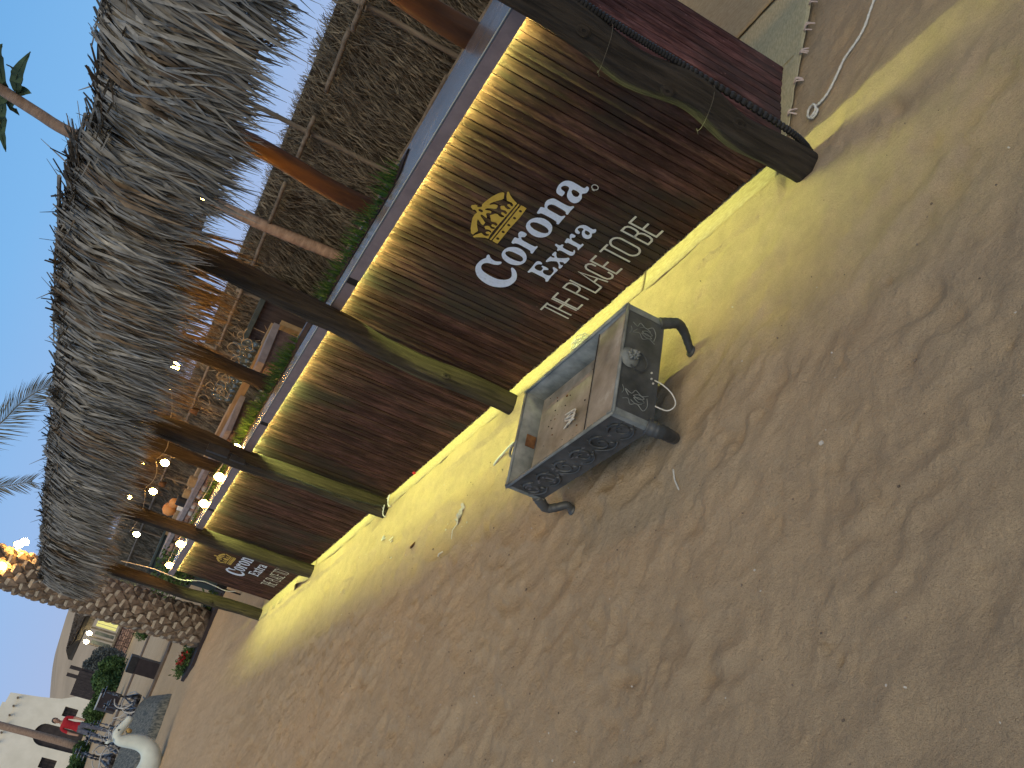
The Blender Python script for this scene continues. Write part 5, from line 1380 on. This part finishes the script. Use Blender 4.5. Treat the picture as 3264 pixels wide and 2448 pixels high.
free_frond([(13.05, -.62, 5.2), (12.6, -.8, 5.2), (11.9, -1.0, 4.4), (11.5, -1.12, 3.78), (11.5, -1.28, 3.42), (11.5, -1.50, 3.08)], .30, pa, 2, 90)

# slim tree with broad leaves behind the canopy
tt = thing('slim_tree', 'tall slim bare trunk with a tuft of broad dark leaves above the near canopy', 'tree', (5.6, -2.86, 0))
mb = MB(); mb.tube(catmull([(0, 0, 0), (-.02, 0, .8), (.03, 0, 1.8), (-.02, 0, 3.33), (-.10, 0, 3.75), (-.28, 0, 4.35)], 6), [.062 - .0005 * i for i in range(31)], 10); mb.build('trunk', M['slim'], tt, True)
mb0 = MB()
def leafm(seed):
    r = random.Random(seed); mb = MB()
    L_ = .42
    P = [Vector((L_ * t, 0, .08 * math.sin(t * 2.2) - .12 * t * t)) for t in (0, .15, .35, .6, .85, 1)]
    mb.strip(P, [.006, .03, .055, .05, .026, .002], Vector((0, 1, .25)).normalized())
    mb.strip(P, [.006, -.0, .0, -.0, .0, .002], Vector((0, 1, -.25)).normalized())
    return mb.mesh('leaf', M['tleaf'])
def broad(a, m_, b, w, seed):
    r = random.Random(seed)
    P = catmull([(a[0], -2.9, a[1]), (m_[0], -2.9 + r.uniform(-.05, .05), m_[1]), (b[0], -2.9 + r.uniform(-.12, .12), b[1])], 5)
    P = [p - Vector((5.6, -2.86, 0)) for p in P]
    n = len(P); mb = MB(); W_ = [w * max(.03, math.sin(PI * (i / (n - 1)) ** .75)) for i in range(n)]
    sd = [((P[min(i + 1, n - 1)] - P[max(i - 1, 0)]).normalized().cross(Vector((-.6, .75, r.uniform(-.3, .3))))).normalized() for i in range(n)]
    mb.strip(P, W_, sd); mb.tube(P, .005, 4)
    mb.build('leaf', M['tleaf'], tt)
for k, (a, m_, b, w) in enumerate((((5.42, 3.93), (5.14, 3.91), (4.75, 3.79), .055), ((5.42, 3.95), (5.2, 3.92), (5.01, 3.97), .035), ((5.46, 4.03), (5.0, 4.06), (4.76, 3.99), .05), ((5.44, 3.93), (5.38, 3.88), (5.32, 3.80), .04),
        ((5.52, 3.97), (5.66, 4.0), (5.84, 3.95), .045), ((5.55, 4.03), (5.95, 4.07), (6.26, 4.0), .055), ((5.5, 4.1), (5.2, 4.25), (4.9, 4.3), .06), ((5.5, 4.1), (5.8, 4.3), (6.1, 4.35), .06), ((5.48, 4.2), (5.4, 4.5), (5.2, 4.7), .06),
        ((5.5, 4.0), (5.62, 4.08), (5.8, 4.16), .05), ((5.45, 4.0), (5.25, 4.12), (4.95, 4.15), .05))):
    broad(a, m_, b, w, k)

fb = thing('flower_bed', 'dark low planting strip with green leaves and a red flower beyond the bar', 'flower bed', (0, 0, 0))
mb = MB()
edge = [(13.6, .12), (12.92, -.03), (12.80, -.45), (12.62, -.95), (12.5, -1.4), (13.6, -1.6), (14.6, -1.4), (14.3, -.6)]
mb.add([(x, y, -.02) for x, y in edge] + [(x, y, .05) for x, y in edge], [tuple(range(8, 16))] + [(i, (i + 1) % 8, 8 + (i + 1) % 8, 8 + i) for i in range(8)])
mb.build('bed_edge', M['boxbrown'], fb)
mb = MB(); r = random.Random(8)
for i in range(2200):
    t = r.random(); a = Vector((13.45, .0)).lerp(Vector((12.95, -1.2)), t)
    p = Vector((a.x + r.uniform(-.12, .45), a.y + r.uniform(-.1, .1), .05 + abs(r.gauss(0, .06))))
    if (Vector((p.x, p.y)) - Vector((13.05, -.62))).length < .3: continue
    d = Vector((r.uniform(-1, 1), r.uniform(-1, 1), r.uniform(0, 1))).normalized(); l = r.uniform(.015, .04)
    mb.strip([p, p + d * l, p + d * 2 * l], [.003, l * .4, .001], d.cross(Vector((r.uniform(-1, 1), r.uniform(-1, 1), .3))).normalized())
o = mb.build('bed_foliage', M['hedge'], fb); o['kind'] = 'stuff'
mb = MB()
for i in range(70):
    p = Vector((13.35 + r.gauss(0, .07), -.17 + r.gauss(0, .05), .16 + r.gauss(0, .035))); d = Vector((r.uniform(-1, 1), r.uniform(-1, 1), r.uniform(0, 1))).normalized()
    mb.strip([p, p + d * .03, p + d * .055], [.004, .018, .003], d.cross(Vector((.3, 1, .2))).normalized())
mb.build('red_bloom', M['flower'], fb)

# ------------------------------------------------------------------ white camel statue
def skin_body(name, joints, edges, m, root=0, levels=2):
    me = bpy.data.meshes.new(name); me.from_pydata([j[0] for j in joints], edges, []); me.update()
    ob = bpy.data.objects.new(name, me); COL.objects.link(ob)
    sk = ob.modifiers.new('skin', 'SKIN'); sk.use_smooth_shade = True; sk.branch_smoothing = .6
    for i, j in enumerate(joints):
        r_ = j[1] if hasattr(j[1], '__len__') else (j[1], j[1])
        me.skin_vertices[0].data[i].radius = r_
    me.skin_vertices[0].data[root].use_root = True
    ss = ob.modifiers.new('sub', 'SUBSURF'); ss.levels = levels; ss.render_levels = levels
    me.materials.append(M[m])
    dg = bpy.context.evaluated_depsgraph_get(); ev = ob.evaluated_get(dg)
    m2 = bpy.data.meshes.new_from_object(ev); ob.modifiers.clear(); ob.data = m2
    for p in m2.polygons: p.use_smooth = True
    return ob
cm = thing('camel_statue', 'white statue of a resting camel, curved neck and head at the frame edge', 'statue', (12.6, 0, 0))
J = [((.1, 2.6, .42), .28), ((.05, 2.2, .36), .27), ((0, 1.85, .22), .21), ((0, 1.58, .115), .19), ((0, 1.36, .115), .17), ((0, 1.225, .22), .145), ((0, 1.19, .38), .12), ((0, 1.22, .54), .10),
     ((0, 1.245, .655), .092), ((0, 1.17, .70), .082), ((0, 1.10, .68), .064), ((0, 1.02, .645), .055), ((0, .95, .62), .055), ((0, .90, .605), .042)]
b = skin_body('body', J, [(i, i + 1) for i in range(len(J) - 1)], 'camel', 0); b.parent = cm
for s in (-1, 1):
    mb = MB(); mb.tube([(s * .06, 1.26, .73), (s * .085, 1.30, .775), (s * .09, 1.31, .80)], [.018, .02, .004], 8); mb.build('ear', M['camel'], cm, True)
    mb = MB(); mb.lathe([(.001, .012), (.01, .006), (.013, 0)], 8, (0, 0, 0))
    for i in range(len(mb.v)):
        x, y, z = mb.v[i]; mb.v[i] = (s * (.072 + z * .6), 1.12 + x, .70 + y)
    mb.build('eye', M['black'], cm, True)
mb = MB(); mb.tube([(-.04, 1.08, .585), (0, 1.09, .55), (.04, 1.10, .585)], [.024, .032, .024], 8); mb.build('halter', M['gold'], cm, True)
mb = MB()
for s in (-1, 1):
    mb.tube([(s * .16 + .05, 2.0, .22), (s * .2, 1.9, .1), (s * .2, 2.2, .05), (s * .18, 2.5, .06)], [.09, .07, .06, .05], 8)
mb.tube([(.1, 2.4, .55), (.1, 2.45, .75), (.1, 2.5, .82)], [.2, .13, .05], 10)
mb.build('folded_legs_and_hump', M['camel'], cm, True)

# ------------------------------------------------------------------ terrace, rug platform and small things on it
def slab(name, pts, z0, z1, m):
    n = len(pts); mb = MB()
    mb.add([(x, y, z0) for x, y in pts] + [(x, y, z1) for x, y in pts], [tuple(range(n, 2 * n))] + [(i, (i + 1) % n, n + (i + 1) % n, n + i) for i in range(n)])
    return struct(mb.build(name, M[m]))
slab('terrace_kerb', [(19.6, -2.2), (19.15, -1.5), (19.0, -1.2), (19.2, -.55), (19.5, .3), (20.0, .3), (19.75, -.55), (19.5, -1.2), (19.65, -1.5), (20.1, -2.2)][::1], -.02, .045, 'terrace')
slab('terrace_kerb', [(29.6, -4), (29.6, -2.0), (29.4, 0), (30.0, 0), (30.2, -2.0), (30.2, -4)], -.02, .05, 'terrace')
rg = thing('striped_rug', 'grey striped rug spread over a low platform behind the white camel', 'rug', (0, 0, 0))
mb = MB()
A = [(14.75, .18), (14.45, .80), (14.6, 1.7), (15.0, 3.2)]; B_ = [(20.2, -.38), (20.2, .55), (20.2, 1.6), (20.4, 3.2)]
nv = 30
for i in range(nv + 1):
    t = i / nv
    j = min(2, int(t * 3)); f_ = t * 3 - j
    a = Vector(A[j]).lerp(Vector(A[j + 1]), f_); b2 = Vector(B_[j]).lerp(Vector(B_[j + 1]), f_)
    for k in range(41):
        u = k / 40
        p = a.lerp(b2, u)
        z = .005 + .13 * min(1, u * 14) ** .6 + .012 * mnoise.noise((p.x * 1.3, p.y * 2.5, 1))
        z *= min(1, t * 10 + .15) 
        mb.v.append((p.x, p.y, z))
for i in range(nv):
    for k in range(40):
        a = i * 41 + k; mb.f.append((a, a + 41, a + 42, a + 1)); mb.mi.append(0)
o = mb.build('rug_cloth', M['rug'], rg, True)
bx = thing('brown_cabinet', 'dark brown upright cabinet standing alone on the terrace beyond the bar', 'cabinet', (19.9, -.91, 0), -.25)
mb = MB(); mb.box(-.25, -.165, 0, .25, .165, .50); mb.build('cabinet_body', M['boxbrown'], bx)
mb = MB(); mb.box(-.26, -.175, .502, .26, .175, .66); mb.build('cabinet_top', M['black'], bx)

def hookah(loc, rz, label, sc=1.0, first=[None]):
    g = 'hookahs and pale hoses on the terrace'
    if first[0]:
        return dup(first[0], loc, rz, label, g, sc)
    t = thing('hookah', label, 'hookah', loc, rz, g); first[0] = t
    mb = MB(); mb.lathe([(0.001, 0), (.13, .01), (.15, .1), (.09, .22), (.04, .3), (.045, .33)], 12); mb.build('glass_base', M['hookah'], t, True)
    mb = MB(); mb.lathe([(.02, .3), (.02, .42), (.04, .45), (.015, .5), (.035, .58), (.015, .62), (.015, .74)], 10); mb.build('stem', M['hookah'], t, True)
    mb = MB(); mb.lathe([(.001, .745), (.12, .75), (.13, .77), (.001, .76)], 12); mb.lathe([(.02, .77), (.05, .8), (.055, .84), (.001, .84)], 10); mb.build('charcoal_tray', M['hookah'], t, True)
    mb = MB(); Q = [(.05 + .17 * math.cos(a) + .01 * i, .22 * math.sin(a), .35 + .16 * math.cos(a * 1.0) - .015 * i) for i, a in enumerate([k * .5 for k in range(22)])]
    mb.tube(catmull(Q, 3), .014, 6); mb.build('hose', M['hose'], t, True)
    return t
hk = [((20.4, -.28, .10), 0.3, 'hookah standing nearest the dark brown cabinet, pale hose looped high', 1.0), ((21.2, -.10, 0), 1.4, 'hookah just behind the one nearest the brown cabinet', .9),
      ((22.5, -.32, 0), 2.2, 'hookah between the cabinet and the camel head, hose hanging low', .8), ((23.5, .05, 0), 2.9, 'small hookah right above the camel statue muzzle', .8),
      ((25.5, -.05, 0), .8, 'hookah in front of the standing person', .9), ((25.0, .22, 0), 4.0, 'dark hookah by the jeans of the person', .9), ((24.0, .45, 0), 5.0, 'hookah behind the crown of the camel head', .9),
      ((21.5, .62, 0), 1.0, 'hookah with a pale looped hose beside the camel neck', 1.0), ((20.9, .95, .1), 3.3, 'hookah nearest the frame edge, on the rug', 1.0), ((22.5, .9, 0), .2, 'hookah behind the one on the rug', .9)]
for a in hk: hookah(*a)
cr_ = thing('crate', 'dark crate with a pale edge in front of the green hedge', 'crate', (33, -1.55, 0))
mb = MB(); mb.box(-.4, -.30, 0, .4, .30, .62); mb.build('crate_body', M['boxbrown'], cr_)
mb = MB(); mb.box(-.42, -.32, .622, .42, .32, .65); mb.build('crate_lid', M['hose'], cr_)

# ------------------------------------------------------------------ person in red shirt
pe = thing('person', 'person in a red T-shirt and faded jeans standing among the hookahs near the hedge', 'person', (30.5, -.35, 0), math.radians(0))
H = 1.66
Jb = [((0, 0, .90), (.13, .15)), ((0, 0, 1.08), (.12, .14)), ((0, 0, 1.26), (.13, .17)), ((0, 0, 1.38), (.10, .15)), ((0, 0, 1.44), .055), ((-.02, -.01, 1.52), .06),
      ((0, .19, 1.35), .06), ((-.02, .24, 1.1), .045), ((-.10, .24, .90), .035), ((-.14, .235, .82), .03),
      ((0, -.19, 1.35), .06), ((-.02, -.23, 1.1), .045), ((-.12, -.22, .90), .035), ((-.16, -.21, .82), .03),
      ((0, .09, .84), .10), ((-.03, .10, .48), .07), ((.02, .12, .08), .05), ((-.10, .13, .03), .04),
      ((0, -.09, .84), .10), ((-.02, -.10, .48), .07), ((.04, -.11, .08), .05), ((-.08, -.12, .03), .04)]
E_ = [(0, 1), (1, 2), (2, 3), (3, 4), (4, 5), (3, 6), (6, 7), (7, 8), (8, 9), (3, 10), (10, 11), (11, 12), (12, 13), (0, 14), (14, 15), (15, 16), (16, 17), (0, 18), (18, 19), (19, 20), (20, 21)]
body = skin_body('body', Jb, E_, 'skin', 0); body.parent = pe
me = body.data; me.materials.clear()
for k in ('skin', 'red', 'jeans', 'black'): me.materials.append(M[k])
for p in me.polygons:
    z = p.center.z; yy = abs(p.center.y)
    arm = yy > .185
    if z < .07: p.material_index = 3
    elif z < .93 and not (arm and z > .8): p.material_index = 2
    elif z < 1.43 and not (arm and z < 1.17): p.material_index = 1
    else: p.material_index = 0
mb = MB()
prof = [(.001, -.115), (.04, -.11), (.062, -.07), (.075, -.01), (.078, .04), (.065, .09), (.035, .115), (.001, .12)]
mb.lathe(prof, 14, (0, 0, 0))
for i in range(len(mb.v)):
    x, y, z = mb.v[i]; mb.v[i] = (x * 1.12 - .02, y * .95 - .01, z * 1.0 + 1.60)
mb.tube([(-.10, -.01, 1.60), (-.125, -.01, 1.575)], [.012, .014], 6)
for s in (-1, 1): mb.tube([(-.01, s * .075 - .01, 1.61), (-.01, s * .085 - .01, 1.59)], [.018, .012], 6)
mb.build('head', M['skin'], pe, True)
mb = MB(); mb.lathe([(.001, .13), (.05, .12), (.078, .08), (.086, .03), (.082, -.01)], 14)
for i in range(len(mb.v)):
    x, y, z = mb.v[i]; mb.v[i] = (x * 1.12 - .005, y - .01, z + 1.605 - max(0, -x) * 0 + (x * .25 if False else 0))
mb.build('hair', M['hair'], pe, True)
for s in (-1, 1):
    mb = MB(); mb.tube([(-.098, s * .028 - .01, 1.615), (-.106, s * .028 - .01, 1.615)], [.009, .006], 6); mb.build('eye', M['hair'], pe, True)

# ------------------------------------------------------------------ hedges, fences and posts
def hedge(name, label, pts, h, w, n, m, seed, leaf=(.03, .07), cat='hedge', grp=None):
    t = thing(name, label, cat, (0, 0, 0), 0, grp); r = random.Random(seed); mb = MB()
    P = [Vector(p) for p in pts]
    core = MB()
    for i in range(n):
        u = r.random() * (len(P) - 1); j = min(len(P) - 2, int(u)); c = P[j].lerp(P[j + 1], u - j)
        hh = h * (1 + .35 * mnoise.noise((c.x * .8 + seed, c.y * 2.2, 2)))
        a = r.uniform(0, 2 * PI); q = math.sqrt(r.random())
        p = Vector((c.x + w * q * math.cos(a), c.y + w * .6 * q * math.sin(a), c.z + hh * (1 - (1 - r.random() ** .6) ** 1) * math.sqrt(max(0, 1 - q * q * .7))))
        d = Vector((r.uniform(-1, 1), r.uniform(-1, 1), r.uniform(-.3, 1))).normalized(); l = r.uniform(*leaf)
        mb.strip([p - d * l, p, p + d * l], [l * .2, l * .5, l * .1], d.cross(Vector((r.uniform(-1, 1), r.uniform(-1, 1), r.uniform(-1, 1)))).normalized())
    mb.build('foliage', M[m], t)
    mb = MB()
    for i in range(len(P)):
        mb.tube([P[i] + Vector((0, 0, -.1)), P[i] + Vector((.1, .1, h * .6))], [.04, .015], 5)
    mb.build('stem', M['trunk'], t)
    return t
hedge('green_hedge', 'large round green hedge beyond the terrace, beside the dark cabinet', [(40, -3.9, 0), (39.5, -3.2, 0), (38.5, -2.6, 0)], 1.0, .5, 9000, 'hedge', 1)
hedge('green_hedge', 'low green hedge running between the red shirted person and the white building door', [(39, -2.4, 0), (40.5, -1.9, 0), (42, -1.3, 0)], .75, .4, 6000, 'hedge', 2)
hedge('green_hedge', 'long green hedge in front of the arched door, reaching the frame edge', [(42, -.7, 0), (41, -.2, 0), (39.5, .3, 0), (38, 1.0, 0), (37, 2.0, 0)], .62, .4, 10000, 'hedge', 4)
hedge('grey_bush', 'blue grey bush between the thatched hut and the dark fence', [(44.5, -4.9, 0), (44.3, -4.3, 0), (44.2, -3.9, 0)], 1.45, .55, 9000, 'hedge_b', 5, cat='bush')
df = thing('board_fence', 'dark board fence with two posts in front of the dune', 'fence', (0, 0, 0))
for i in range(8):
    y = -3.5 + i * .13
    mb = MB(); mb.box(42.0, y, 0, 42.06, y + .122, 1.62 - .005 * i); mb.build('fence_board', M['darkwin'], df)
for y in (-3.62, -3.30):
    mb = MB(); mb.box(42.1, y, 0, 42.22, y + .14, 2.05); mb.build('fence_post', M['darkwin'], df)
bush('shrub', 'small round dark bush at the foot of the big palm, on the terrace', (30.5, -3.65, 0), (.4, .3, .42), 2500, 'hedge', (.02, .05), 12)

# ------------------------------------------------------------------ thatched hut with lit curtains
hu = thing('thatched_hut', 'small thatched hut with lit yellow curtains over a pink stone wall in the distance', 'hut', (0, 0, 0))
mb = MB(); mb.box(46.2, -9.4, 0, 49.5, -5.36, .66); mb.build('mortar_core', M['mortar'], hu)
r = random.Random(4); qs = []
for k in range(5):
    q = MB(); q.obox((0, 0, 0), (.5, 0, 0), (0, .5, 0), (0, 0, .5)); 
    for i in range(8): q.v[i] = tuple(c * r.uniform(.82, 1.0) for c in q.v[i])
    qs.append(q.mesh('stone', M['stone']))
z = .03
while z < .62:
    y = -9.3 + r.uniform(0, .1)
    while y < -5.45:
        w_ = r.uniform(.14, .3)
        inst('stone', qs[r.randrange(5)], hu, (46.18, y + w_ / 2, z + .045), (0, 0, 0), (.08, w_ - .02, .085)); y += w_
    z += .097
mb = MB(); mb.box(46.05, -9.4, .662, 46.4, -5.2, .76); mb.build('sill_rail', M['pole'], hu)
for y in (-9.0, -8.1, -7.2, -6.62, -6.1, -5.7, -5.35):
    mb = MB(); mb.box(46.15, y, .762, 46.27, y + .07, 1.95); mb.build('post', M['pole'], hu)
for k, (a, b) in enumerate(((-9.0, -8.2), (-8.0, -7.3), (-7.1, -6.95), (-6.93, -6.72), (-6.54, -6.36), (-6.34, -6.2))):
    mb = MB()
    for i in range(9):
        y = a + (b - a) * i / 8
        mb.v += [(46.32 + .02 * math.sin(i * 2.2), y, .85), (46.32 + .02 * math.sin(i * 2.2), y, 1.80)]
    for i in range(8): mb.f.append((2 * i, 2 * i + 2, 2 * i + 3, 2 * i + 1)); mb.mi.append(0)
    mb.build('curtain', M['curtain'], hu)
for y in (-5.98, -5.55):
    mb = MB(); mb.box(46.3, y, .8, 46.33, y + .16, 1.7); mb.build('side_curtain', M['hedge_b'], hu)
mb = MB(); mb.box(46.05, -9.5, 1.95, 46.3, -5.9, 2.38); mb.build('lintel', M['pole'], hu)
mb = MB()
mb.add([(45.6, -9.8, 2.45), (45.6, -5.2, 2.35), (48.0, -5.0, 2.62), (48.0, -9.8, 3.5), (50.5, -9.8, 2.4), (50.5, -5.0, 2.4), (45.6, -9.8, 2.2), (45.6, -5.3, 2.2), (50.5, -9.8, 2.2), (50.5, -5.0, 2.2)],
       [(0, 1, 2, 3), (3, 2, 5, 4), (0, 6, 7, 1), (1, 7, 9, 5, 2), (4, 5, 9, 8), (6, 8, 9, 7)])
mb.build('roof_core', M['fence_back'], hu)
mb = MB(); r = random.Random(14)
for i in range(5200):
    u = r.random(); v = r.random()
    y = -9.8 + 4.75 * u; xx = 45.55 + 2.45 * v
    z = 2.42 + (.2 + .9 * (1 - u)) * v * 1.0
    d = Vector((-1, r.uniform(-.25, .25), -.32 * (1.2 - u))).normalized()
    L_ = r.uniform(.15, .4)
    mb.strip([(xx, y, z + .03), Vector((xx, y, z + .03)) + d * L_ + Vector((0, 0, r.uniform(-.03, .03)))], [.018, .006], Vector((0, 1, r.uniform(-.6, .6))).normalized())
o = mb.build('roof_thatch', M['leaf2'], hu); o['kind'] = 'stuff'
for i, (y, z, lab) in enumerate(((-5.65, 1.93, 'bright bulb under the eave of the thatched hut, nearer its curtains'), (-5.25, 1.90, 'bright bulb at the outer corner of the thatched hut eave'))):
    b = thing('eave_lamp', lab, 'lamp', (45.5, y, z), 0, 'bulbs under the hut eave')
    inst('bulb', bulb_mesh('bulb_w', .10), b); mb = MB(); mb.tube([(0, 0, .1), (.0, 0, .3)], .012, 5); mb.build('hanger', M['black'], b)

# ------------------------------------------------------------------ white adobe building
wb = thing('white_building', 'cream adobe building with stepped parapet, dark windows and an arched dark door', 'building', (0, 0, 0))
mb = MB()
ol = [(-4.75, -.1), (-4.55, 1.1), (-4.15, 2.0), (-3.95, 3.2), (-3.78, 4.74), (-3.2, 4.78), (-3.2, 4.92), (-2.6, 4.92), (-2.6, 5.08), (-1.9, 5.1), (-1.9, 5.3), (3.5, 5.3), (3.5, -.1)]
door = [(-2.68, -.1), (-2.68, 2.1)] + [(-2.08 + .60 * -math.cos(a), 2.1 + .55 * math.sin(a)) for a in [PI * i / 10 for i in range(1, 10)]] + [(-1.46, 2.1), (-1.46, -.09)]
wins = [[(-3.82, .84), (-3.82, 1.60), (-3.27, 1.60), (-3.27, .84)], [(-.92, .80), (-.92, 1.66), (-.36, 1.66), (-.36, .80)], [(.9, .8), (.9, 1.66), (1.5, 1.66), (1.5, .8)]]
door2 = [(-2.68, .0)] + door[1:-1] + [(-1.46, .0)]
ol2 = [(a, b if b > 0 else -.1) for a, b in ol]
front = [ol2, door2] + wins
mb.poly(front, lambda y, z: (60.0, y, z))
n = len(ol)
for l in [ol2]:
    o0 = len(mb.v); m_ = len(l)
    mb.v += [(60.0, y, z) for y, z in l] + [(66.0, y, z) for y, z in l]
    for i in range(m_): mb.f.append((o0 + i, o0 + (i + 1) % m_, o0 + m_ + (i + 1) % m_, o0 + m_ + i)); mb.mi.append(0)
for l in [door2] + wins:
    o0 = len(mb.v); m_ = len(l)
    mb.v += [(60.0, y, z) for y, z in l] + [(60.35, y, z) for y, z in l]
    for i in range(m_): mb.f.append((o0 + i, o0 + (i + 1) % m_, o0 + m_ + (i + 1) % m_, o0 + m_ + i)); mb.mi.append(0)
mb.build('wall', M['plaster'], wb)
def pane(name, l, par, m='darkwin'):
    mb = MB(); mb.poly([l], lambda y, z: (60.2, y, z)); o0 = len(mb.v)
    mb.poly([l], lambda y, z: (60.24, y, z)); return mb.build(name, M[m], par)
dr = pane('door', door2, wb)
mb = MB(); mb.box(60.17, -2.09, 0, 60.195, -2.05, 2.6); mb.build('door_bar', M['trunk'], dr)
for l in wins:
    wv = pane('window', l, wb)
    mb = MB(); y0, y1, za, zb_ = l[0][0], l[2][0], l[0][1], l[1][1]
    for t in (.33, .66): mb.box(60.16, y0 + (y1 - y0) * t - .01, za, 60.19, y0 + (y1 - y0) * t + .01, zb_)
    mb.box(60.14, y0, (za + zb_) / 2 - .01, 60.158, y1, (za + zb_) / 2 + .01)
    mb.build('window_bar', M['black'], wv)
for y, z in ((-3.59, 4.25), (-3.11, 4.27), (-2.59, 4.25), (-2.1, 4.25), (-1.62, 4.25), (-1.1, 4.25), (-.5, 4.25)):
    mb = MB(); mb.tube([(60.1, y, z), (59.7, y, z)], .06, 8); mb.build('roof_beam_end', M['trunk'], wb)
sp = thing('palm_tree', 'slender straight palm trunk standing before the arched door of the white building', 'palm tree', (42, -.68, 0))
mb = MB(); mb.tube([(0, .05, 0), (0, .02, 1), (0, -.0, 2.5), (0, 0, 9.5)], [.18, .165, .15, .14], 12); mb.build('trunk', M['slim'], sp, True)
for i in range(9): inst('frond', fm[i % 4], sp, (0, 0, 9.5), (0, RNG.uniform(-.8, .3), i * .7), (1, 1, 1))
# far palm above the white building: only frond tips
fp = thing('palm_tree', 'distant palm, its dark frond tips above the parapet of the white building', 'palm tree', (75, -4.1, 0))
mb = MB(); mb.tube([(0, 0, 0), (0, .05, 4), (0, .1, 6.6)], [.2, .17, .16], 10); mb.build('trunk', M['slim'], fp, True)
for i in range(12): inst('frond', fm[i % 4], fp, (0, .1, 6.6), (0, RNG.uniform(-.7, -.2), i * .55), (.75, .75, .75))
